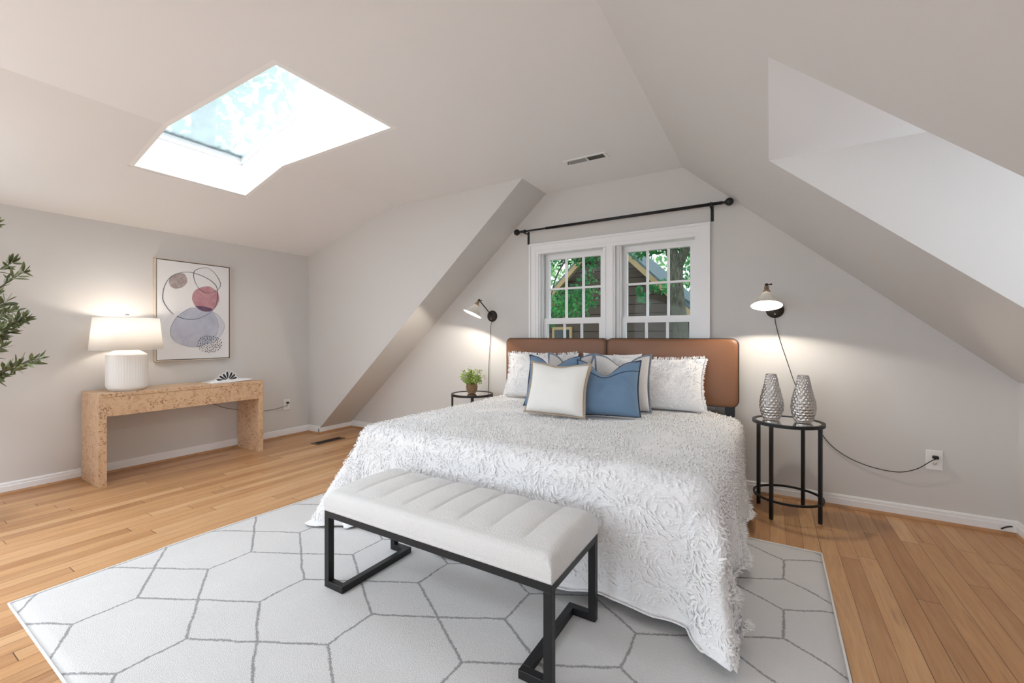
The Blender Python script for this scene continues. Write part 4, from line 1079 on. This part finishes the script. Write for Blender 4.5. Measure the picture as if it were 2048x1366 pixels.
def painting():
    Y0, Y1, z0, z1 = 1.677, 2.309, .942, 1.890; xf = -4.820
    t = thing('framed_painting', (XL, (Y0 + Y1) / 2, z0), 'framed abstract painting of soft pink, blue and brown shapes with loops above the console', 'painting')
    mb = MB(); mb.box(XL + .006, xf, Y0 + .010, Y1 - .010, z0 + .010, z1 - .010)
    pt = lambda u, v, k: Vector((xf + .0004 * k, Y0 + .012 + (Y1 - Y0 - .024) * u, z0 + .012 + (z1 - z0 - .024) * v))
    def blob(pts, mi, k):
        sp_ = spline([(*p, 0) for p in pts] + [(*pts[0], 0)], 6)[:-1]; cx = sum(p.x for p in sp_) / len(sp_); cy = sum(p.y for p in sp_) / len(sp_)
        V = [pt(cx, cy, k)] + [pt(p.x, p.y, k) for p in sp_]; n = len(sp_)
        mb.add(V, [(0, 1 + i, 1 + (i + 1) % n) for i in range(n)], mi)
    def line(pts, w, mi, k):
        sp_ = spline([(*p, 0) for p in pts], 8); n = len(sp_); V = []
        for i, p in enumerate(sp_):
            d = (sp_[min(n - 1, i + 1)] - sp_[max(0, i - 1)]); d = Vector((d.x * (Y1 - Y0), d.y * (z1 - z0), 0)).normalized(); ww = w * (.55 + .45 * math.sin(PI * i / n * 2.3 + .6) ** 2)
            nx, ny = -d.y * ww / (Y1 - Y0), d.x * ww / (z1 - z0); V += [pt(p.x - nx, p.y - ny, k), pt(p.x + nx, p.y + ny, k)]
        mb.add(V, [(2 * i, 2 * i + 1, 2 * i + 3, 2 * i + 2) for i in range(n - 1)], mi)
    blob(ART['halo'], 6, 1); blob(ART['blue2'], 5, 2); blob(ART['blue'], 4, 3); blob(ART['pink'], 2, 4); blob(ART['maroon'], 3, 5); blob(ART['brown'], 1, 4)
    line(ART['blue2'][1:8], .0012, 7, 5); line(ART['blue'] + ART['blue'][:1], .0009, 7, 5)
    line(ART['line1'], .0030, 7, 6); line(ART['line2'], .0026, 7, 6)
    rnd = random.Random(5)
    spots = []
    for i in range(4000):
        if len(spots) >= 85: break
        r = math.sqrt(rnd.random()); a = rnd.uniform(0, 2 * PI); u = .707 + .182 * r * math.cos(a); v = .150 + .092 * r * math.sin(a)
        if all(math.hypot((u - p) * .63, (v - q) * .95) > .0165 for p, q in spots): spots.append((u, v))
    for u, v in spots:
        l = rnd.uniform(.008, .012); w = rnd.uniform(.0034, .005); an = rnd.gauss(.35, .3) + (u - .7) * 2
        du, dv = math.sin(an) * l / (Y1 - Y0), math.cos(an) * l / (z1 - z0); wu, wv = math.cos(an) * w / (Y1 - Y0), -math.sin(an) * w / (z1 - z0)
        mb.add([pt(u - du, v - dv, 7), pt(u + wu, v + wv, 7), pt(u + du, v + dv, 7), pt(u - wu, v - wv, 7)], [(0, 1, 2, 3)], 9)
    mb.build('canvas', [M['canvas'], M['w_brown'], M['w_pink'], M['w_maroon'], M['w_blue'], M['w_blue2'], M['w_halo'], M['navy'], M['paper'], M['ink']], t, weld=False)
    mb = MB(); a = .008; x1 = xf + .006
    for y_0, y_1, za, zb in ((Y0 - a * .4, Y0 + a * .4, z0, z1), (Y1 - a * .4, Y1 + a * .4, z0, z1), (Y0 - a * .4, Y1 + a * .4, z0 - a * .4, z0 + a * .4), (Y0 - a * .4, Y1 + a * .4, z1 - a * .4, z1 + a * .4)): mb.box(XL + .002, x1, y_0, y_1, za, zb)
    fr = mb.build('frame', M['lightwood'], t)
    mb = MB(); b = .0035; x1 = xf + .002
    for y_0, y_1, za, zb in ((Y0 + a * .4, Y0 + a * .4 + b, z0, z1), (Y1 - a * .4 - b, Y1 - a * .4, z0, z1), (Y0, Y1, z0 + a * .4, z0 + a * .4 + b), (Y0, Y1, z1 - a * .4 - b, z1 - a * .4)): mb.box(XL + .003, x1, y_0, y_1, za, zb)
    mb.build('shadow_gap', M['ink'], fr)
painting()

# ------------------------------------------------------------------ olive tree at the left edge
def olive():
    bx, by = -4.22, .42
    t = thing('olive_tree', (bx, by, 0), 'olive tree with slim grey-green leaves at the left edge, branches before the left wall', 'plant')
    mb = MB(); mb.lathe([(0, 0), (.12, 0), (.135, .02), (.16, .28), (.165, .30), (.15, .30), (.145, .26), (0, .26)], Matrix.Translation((bx, by, 0)), 36); mb.build('pot', M['ceramic'], t)
    mb = MB(); mb.lathe([(0, .262), (.145, .262)], Matrix.Translation((bx, by, 0)), 24); mb.build('soil', M['soil'], t)
    tr = MB(); tr.tube(spline([(bx, by, .25), (bx + .02, by - .02, .6), (bx - .02, by + .01, 1.0), (bx, by, 1.4), (bx - .01, by, 1.78)]), [.02 - .014 * i / 32 for i in range(33)], 8)
    lf = MB(); rnd = random.Random(11)
    def leaf(p, d, ln, w):
        d = d.normalized(); u = Vector((rnd.gauss(0, 1), rnd.gauss(0, 1), rnd.gauss(0, 1))); s = d.cross(u)
        if s.length < 1e-3: return
        s.normalize(); n_ = s.cross(d); cv = rnd.uniform(-.2, .25) * ln; V = []; m = 6
        for i in range(m + 1):
            f = i / m; ww = w * math.sin(PI * min(1, f * .93 + .05)) ** .75; c_ = p + d * ln * f + n_ * cv * f * f
            V += [c_ - s * ww, c_ + n_ * -ww * .25, c_ + s * ww]
        F = []
        for i in range(m): F += [(3 * i, 3 * i + 1, 3 * i + 4, 3 * i + 3), (3 * i + 1, 3 * i + 2, 3 * i + 5, 3 * i + 4)]
        lf.add(V, F, 0, True)
    def branch(base, tip, dens=1.0, sag=.05):
        base = Vector(base); tip = Vector(tip); mid = base.lerp(tip, .5) + Vector((0, 0, sag)); P = spline([base, mid, tip], 10); tr.tube(P, [.006 - .0045 * i / (len(P) - 1) for i in range(len(P))], 6)
        n = len(P)
        for i in range(3, n):
            d = (P[i] - P[i - 1]).normalized()
            for q in range(max(1, int(round(2.6 * dens)))):
                s = Vector((rnd.gauss(0, 1), rnd.gauss(0, 1), rnd.gauss(0, 1))); s = (s - d * s.dot(d)).normalized()
                leaf(P[i] + s * .003, d * rnd.uniform(.4, 1.0) + s * rnd.uniform(.5, 1.0) + Vector((0, 0, .1)), rnd.uniform(.045, .075), rnd.uniform(.006, .0095))
        leaf(tip, P[-1] - P[-2], .06, .007)
    trunk = lambda z: (bx, by, z)
    for tip, z, de in (((-3.735, .672, 1.545), 1.10, 1.0), ((-3.80, .640, 1.60), 1.25, 1.1), ((-3.72, .675, 1.275), .95, 1.7), ((-3.76, .66, 1.24), .85, 2.0), ((-3.80, .63, 1.31), 1.05, 1.7), ((-3.79, .60, 1.205), .80, 2.0), ((-3.83, .62, 1.37), 1.0, 1.2), ((-3.660, .715, 1.040), .72, 1.6), ((-3.76, .655, .99), .70, 1.5), ((-3.86, .60, .93), .62, 1.2), ((-3.83, .61, 1.11), .72, 1.2)):
        branch(trunk(z), tip, de)
    for k in range(26):
        a = rnd.uniform(PI * .62, PI * 1.85); z = rnd.uniform(.7, 1.7); r = rnd.uniform(.25, .42)
        tx = max(bx + r * math.cos(a), -4.80)
        branch(trunk(z), (tx, by + r * math.sin(a), z + rnd.uniform(.1, .35)), 1.2)
    tr.build('trunk', M['bark'], t); lf.build('foliage', M['olive'], t, weld=False)
olive()

# ------------------------------------------------------------------ outside
GZ = -3.2
mb = MB(); mb.box(-60, 60, -60, 70, GZ - .2, GZ); struct(mb.build('ground', M['grass']))
def house():
    y = 12.0; ax, az = -4.02, 4.10; k = 1.0
    t = thing('neighbor_house', (ax, y, GZ), 'brown lap-sided house with a steep gable beyond the double window', 'house')
    xl, xr = -6.1, -1.75
    mb = slab([(xl + .12, GZ), (xr - .12, GZ), (xr - .12, az - k * (xr - .12 - ax) - .05), (ax, az - .05), (xl + .12, az - k * (ax - xl - .12) - .05)], lambda u, v: (u, y, v), (0, 6, 0)); fixn(mb.build('gable_wall', M['siding'], t))
    for s, nm in ((-1, 0), (1, 1)):
        xe = xl - .15 if s < 0 else xr + .1; ze = az - k * abs(xe - ax)
        A = [(ax, y - .35, az), (xe, y - .35, ze), (xe, y + 6.2, ze), (ax, y + 6.2, az)]
        mb = MB(); quadbox(mb, A, (0, 0, .10)); fixn(mb.build('roof', M['shingle'], t))
        mb = MB(); d = .16; quadbox(mb, [(ax, y - .38, az - d), (xe, y - .38, ze - d), (xe, y - .38, ze + .02), (ax, y - .38, az + .02)], (0, .03, 0)); quadbox(mb, [(ax, y - .35, az - .04), (xe, y - .35, ze - .04), (xe, y, ze - .04), (ax, y, az - .04)], (0, 0, .03))
        fixn(mb.build('fascia', M['soffit'], t))
    # boxed eave return on the left and a low window
    mb = MB(); mb.box(xl - .15, xl + .45, y - .36, y - .01, 2.10, 2.20); mb.box(xl - .1, xl + .40, y - .30, y - .005, 2.2, 2.42); fixn(mb.build('eave_return', M['soffit'], t))
    mb = MB(); mb.box(-5.75, -5.1, y - .06, y - .002, .15, 1.45); w_ = mb.build('window_frame', M['soffit'], t); mb = MB(); mb.box(-5.67, -5.18, y - .066, y - .0605, .23, 1.37); mb.build('pane', M['darkpane'], w_)
    # lower wing on the right
    mb = MB(); quadbox(mb, [(-2.05, y - .1, 2.15), (.2, y - .1, .55), (.2, y + 4, .55), (-2.05, y + 4, 2.15)], (0, 0, .12)); fixn(mb.build('wing_roof', M['shingle'], t))
    mb = MB(); quadbox(mb, [(-2.05, y - .13, 1.97), (.2, y - .13, .37), (.2, y - .13, .56), (-2.05, y - .13, 2.16)], (0, .03, 0)); fixn(mb.build('wing_fascia', M['soffit'], t))
    mb = slab([(-1.9, GZ), (.1, GZ), (.1, .55), (-1.9, 1.98)], lambda u, v: (u, y + .2, v), (0, 3.5, 0)); fixn(mb.build('wing_wall', M['siding'], t))
house()
def leafcloud(mb, c, r, n, size, rnd, flat=1.0):
    for i in range(n):
        d = Vector((rnd.gauss(0, 1), rnd.gauss(0, 1), rnd.gauss(0, 1))).normalized() * (rnd.random() ** .45)
        p = Vector((c[0] + d.x * r[0], c[1] + d.y * r[1], c[2] + d.z * r[2])); n_ = Vector((rnd.gauss(0, 1), rnd.gauss(-.2, 1), rnd.gauss(.3, .8) * flat)).normalized(); x = n_.orthogonal().normalized()
        x = Matrix.Rotation(rnd.uniform(0, 6.28), 3, n_) @ x; y = n_.cross(x); s = size * rnd.uniform(.5, 1.15)
        mb.add([p - x * s, p - x * s * .2 + y * s * .55, p + x * s, p - x * s * .2 - y * s * .55], [(0, 1, 2), (0, 2, 3)])
def near_tree():
    y = 9.0; t = thing('maple_tree', (-1.5, y, GZ), 'leafy tree with a forked grey trunk close outside the right sash', 'tree')
    mb = MB(); mb.tube(spline([(-1.40, y, GZ), (-1.46, y, 0), (-1.52, y, 1.3), (-1.60, y, 2.1), (-1.60, y, 2.55), (-1.58, y, 2.8)], 6), [.165 - .0016 * i for i in range(31)], 14)
    mb.tube(spline([(-1.60, y, 2.5), (-1.42, y - .1, 2.85), (-1.20, y - .2, 3.25), (-.95, y - .1, 3.9), (-.8, y, 4.8)], 6), [.105 - .003 * i for i in range(25)], 12)
    mb.tube(spline([(-1.60, y, 2.6), (-1.72, y, 3.0), (-1.78, y + .1, 3.8), (-1.9, y + .1, 4.9)], 6), [.125 - .004 * i for i in range(19)], 12)
    mb.tube(spline([(-1.75, y, 3.5), (-2.4, y - .4, 3.6), (-3.2, y - .9, 3.1), (-3.7, y - 1.0, 2.5), (-3.9, y - 1.0, 1.9)], 6), [.05 - .0018 * i for i in range(25)], 8)
    mb.build('trunk', M['bark'], t)
    rnd = random.Random(21); f = MB()
    for c, r, n, s in (((-1.75, 9.2, 3.25), (.85, .8, .38), 700, .07), ((-2.3, 9.0, 3.1), (.5, .6, .35), 380, .07), ((-1.45, 9.6, 3.1), (.35, .5, .4), 160, .07), ((-1.30, 9.8, 2.5), (.3, .4, .5), 160, .07),
                    ((-3.75, 8.2, 2.95), (.65, .5, .33), 520, .06), ((-3.15, 8.2, 2.85), (.3, .4, .42), 260, .06), ((-3.45, 8.0, 1.85), (.42, .4, .38), 420, .055), ((-3.9, 8.0, 1.65), (.4, .4, .3), 160, .055), ((-3.1, 8.0, 2.0), (.25, .3, .45), 150, .055),
                    ((-1.92, 7.6, 1.85), (.14, .2, .20), 20, .075), ((-1.62, 7.6, 2.02), (.26, .2, .13), 26, .085), ((-1.5, 9.2, 4.6), (1.6, 1.4, 1.0), 900, .08)):
        leafcloud(f, c, r, int(n * 1.5), s * .9, rnd)
    f.build('foliage', M['maple'], t, weld=False)
near_tree()
def far_tree(x, y, zt, r, n, label):
    t = thing('broadleaf_tree', (x, y, GZ), label, 'tree', 'trees beyond the neighbor house'); rnd = random.Random(int(x * 10 + 500))
    mb = MB(); mb.tube([(x, y, GZ), (x + .1, y, (GZ + zt) / 2), (x, y, zt)], [.28, .22, .1], 10); mb.build('trunk', M['bark'], t)
    f = MB(); leafcloud(f, (x, y, zt), (r, r, r * 1.05), n, .16, rnd); f.build('foliage', M['maple2'], t, weld=False)
far_tree(-9.8, 18.5, 4.2, 2.6, 1500, 'sunny broadleaf tree rising left of the neighbor house')
far_tree(-3.2, 24.0, 5.2, 3.0, 1700, 'sunny broadleaf tree rising behind the neighbor roof')
far_tree(.9, 17.5, 3.2, 2.3, 1500, 'sunny broadleaf tree right of the neighbor house')
# a tall tree whose crown shows faintly through the skylight
def sky_tree():
    x, y = -9.0, 3.6; t = thing('tall_tree', (x, y, GZ), 'tall pale tree whose crown shows faintly through the skylight', 'tree'); rnd = random.Random(8)
    mb = MB(); mb.tube(spline([(x, y, GZ), (x + .3, y, 2), (x + .2, y + .2, 6), (x + .6, y, 10)]), [.3 - .008 * i for i in range(25)], 10)
    mb.tube(spline([(x + .2, y + .2, 6), (x + 1.6, y + .9, 7.6), (x + 2.6, y + 1.1, 10)]), [.12 - .005 * i for i in range(17)], 8); mb.build('trunk', M['bark'], t)
    f = MB(); leafcloud(f, (x, y, 7.0), (1.6, 1.9, 2.6), 1500, .14, rnd); leafcloud(f, (x + 2.4, y + .6, 9.5), (1.0, 1.0, 1.2), 420, .13, rnd); f.build('foliage', M['maple2'], t, weld=False)
sky_tree()

# ------------------------------------------------------------------ daylight and added fill
wd = bpy.data.worlds.new('sky'); sc.world = wd; wd.use_nodes = True; nt = wd.node_tree; nt.nodes.clear()
o = nt.nodes.new('ShaderNodeOutputWorld'); bg = nt.nodes.new('ShaderNodeBackground'); bg.inputs[1].default_value = 1.25
tc = nt.nodes.new('ShaderNodeTexCoord'); nz = nt.nodes.new('ShaderNodeTexNoise'); nz.inputs['Scale'].default_value = 2.6; nz.inputs['Detail'].default_value = 5
cr = nt.nodes.new('ShaderNodeValToRGB'); cr.color_ramp.elements[0].position = .46; cr.color_ramp.elements[0].color = (.62, .77, .85, 1); cr.color_ramp.elements[1].position = .62; cr.color_ramp.elements[1].color = (.92, .95, .98, 1)
nt.links.new(tc.outputs['Generated'], nz.inputs['Vector']); nt.links.new(nz.outputs[0], cr.inputs[0]); nt.links.new(cr.outputs[0], bg.inputs[0]); nt.links.new(bg.outputs[0], o.inputs[0])
def area(name, loc, rot, sx, sy, e, col):
    l = bpy.data.lights.new(name, 'AREA'); l.shape = 'RECTANGLE'; l.size = sx; l.size_y = sy; l.energy = e; l.color = col
    ob = bpy.data.objects.new(name, l); COL.objects.link(ob); ob.location = loc; ob.rotation_euler = rot; return ob
DAY = (.83, .915, 1)
area('added_rear_fill', ((RW[0] + RW[1]) / 2, YR - .03, (RW[2] + RW[3]) / 2), (PI / 2, 0, 0), RW[1] - RW[0] - .1, RW[3] - RW[2] - .1, 54, DAY)  # fill lamp in the added rear window
area('left_window_daylight', (XL - .03, (LW[0] + LW[1]) / 2, (LW[2] + LW[3]) / 2), (0, -PI / 2, 0), LW[3] - LW[2] - .1, LW[1] - LW[0] - .1, 36, DAY)
area('dormer_window_daylight', (DXW - .14, (DW[0] + DW[1]) / 2, (DW[2] + DW[3]) / 2), (0, PI / 2 + 1.15, 0), DW[3] - DW[2] - .1, DW[1] - DW[0] - .1, 12, DAY)
for y_, e_ in ((1.615, 11), (-.9, 52)):  # first lamp in the visible skylight, second is fill from the added one
    area('skylight_daylight_and_fill', (-3.03, y_, zg(-3.03) + .02), (0, -math.atan(.262), 0), 1.7, .7, e_, DAY)

# ------------------------------------------------------------------ camera
cd = bpy.data.cameras.new('camera'); cam = bpy.data.objects.new('camera', cd); COL.objects.link(cam)
cd.sensor_width = 36; cd.lens = 36 * 857 / 2048; cd.shift_y = -(683 - 672.6) / 2048; cd.clip_start = .05; cd.clip_end = 200
cam.location = (0, 0, H); cam.rotation_euler = (PI / 2, 0, math.atan(516 / 857)); sc.camera = cam
vs_ = sc.view_settings; vs_.view_transform = 'Standard'; vs_.look = 'None'; vs_.exposure = .62; vs_.gamma = 1; vs_.use_curve_mapping = False
sc.cycles.max_bounces = 12; sc.cycles.diffuse_bounces = 8; sc.cycles.transparent_max_bounces = 16; sc.cycles.sample_clamp_indirect = 6; sc.cycles.use_denoising = True
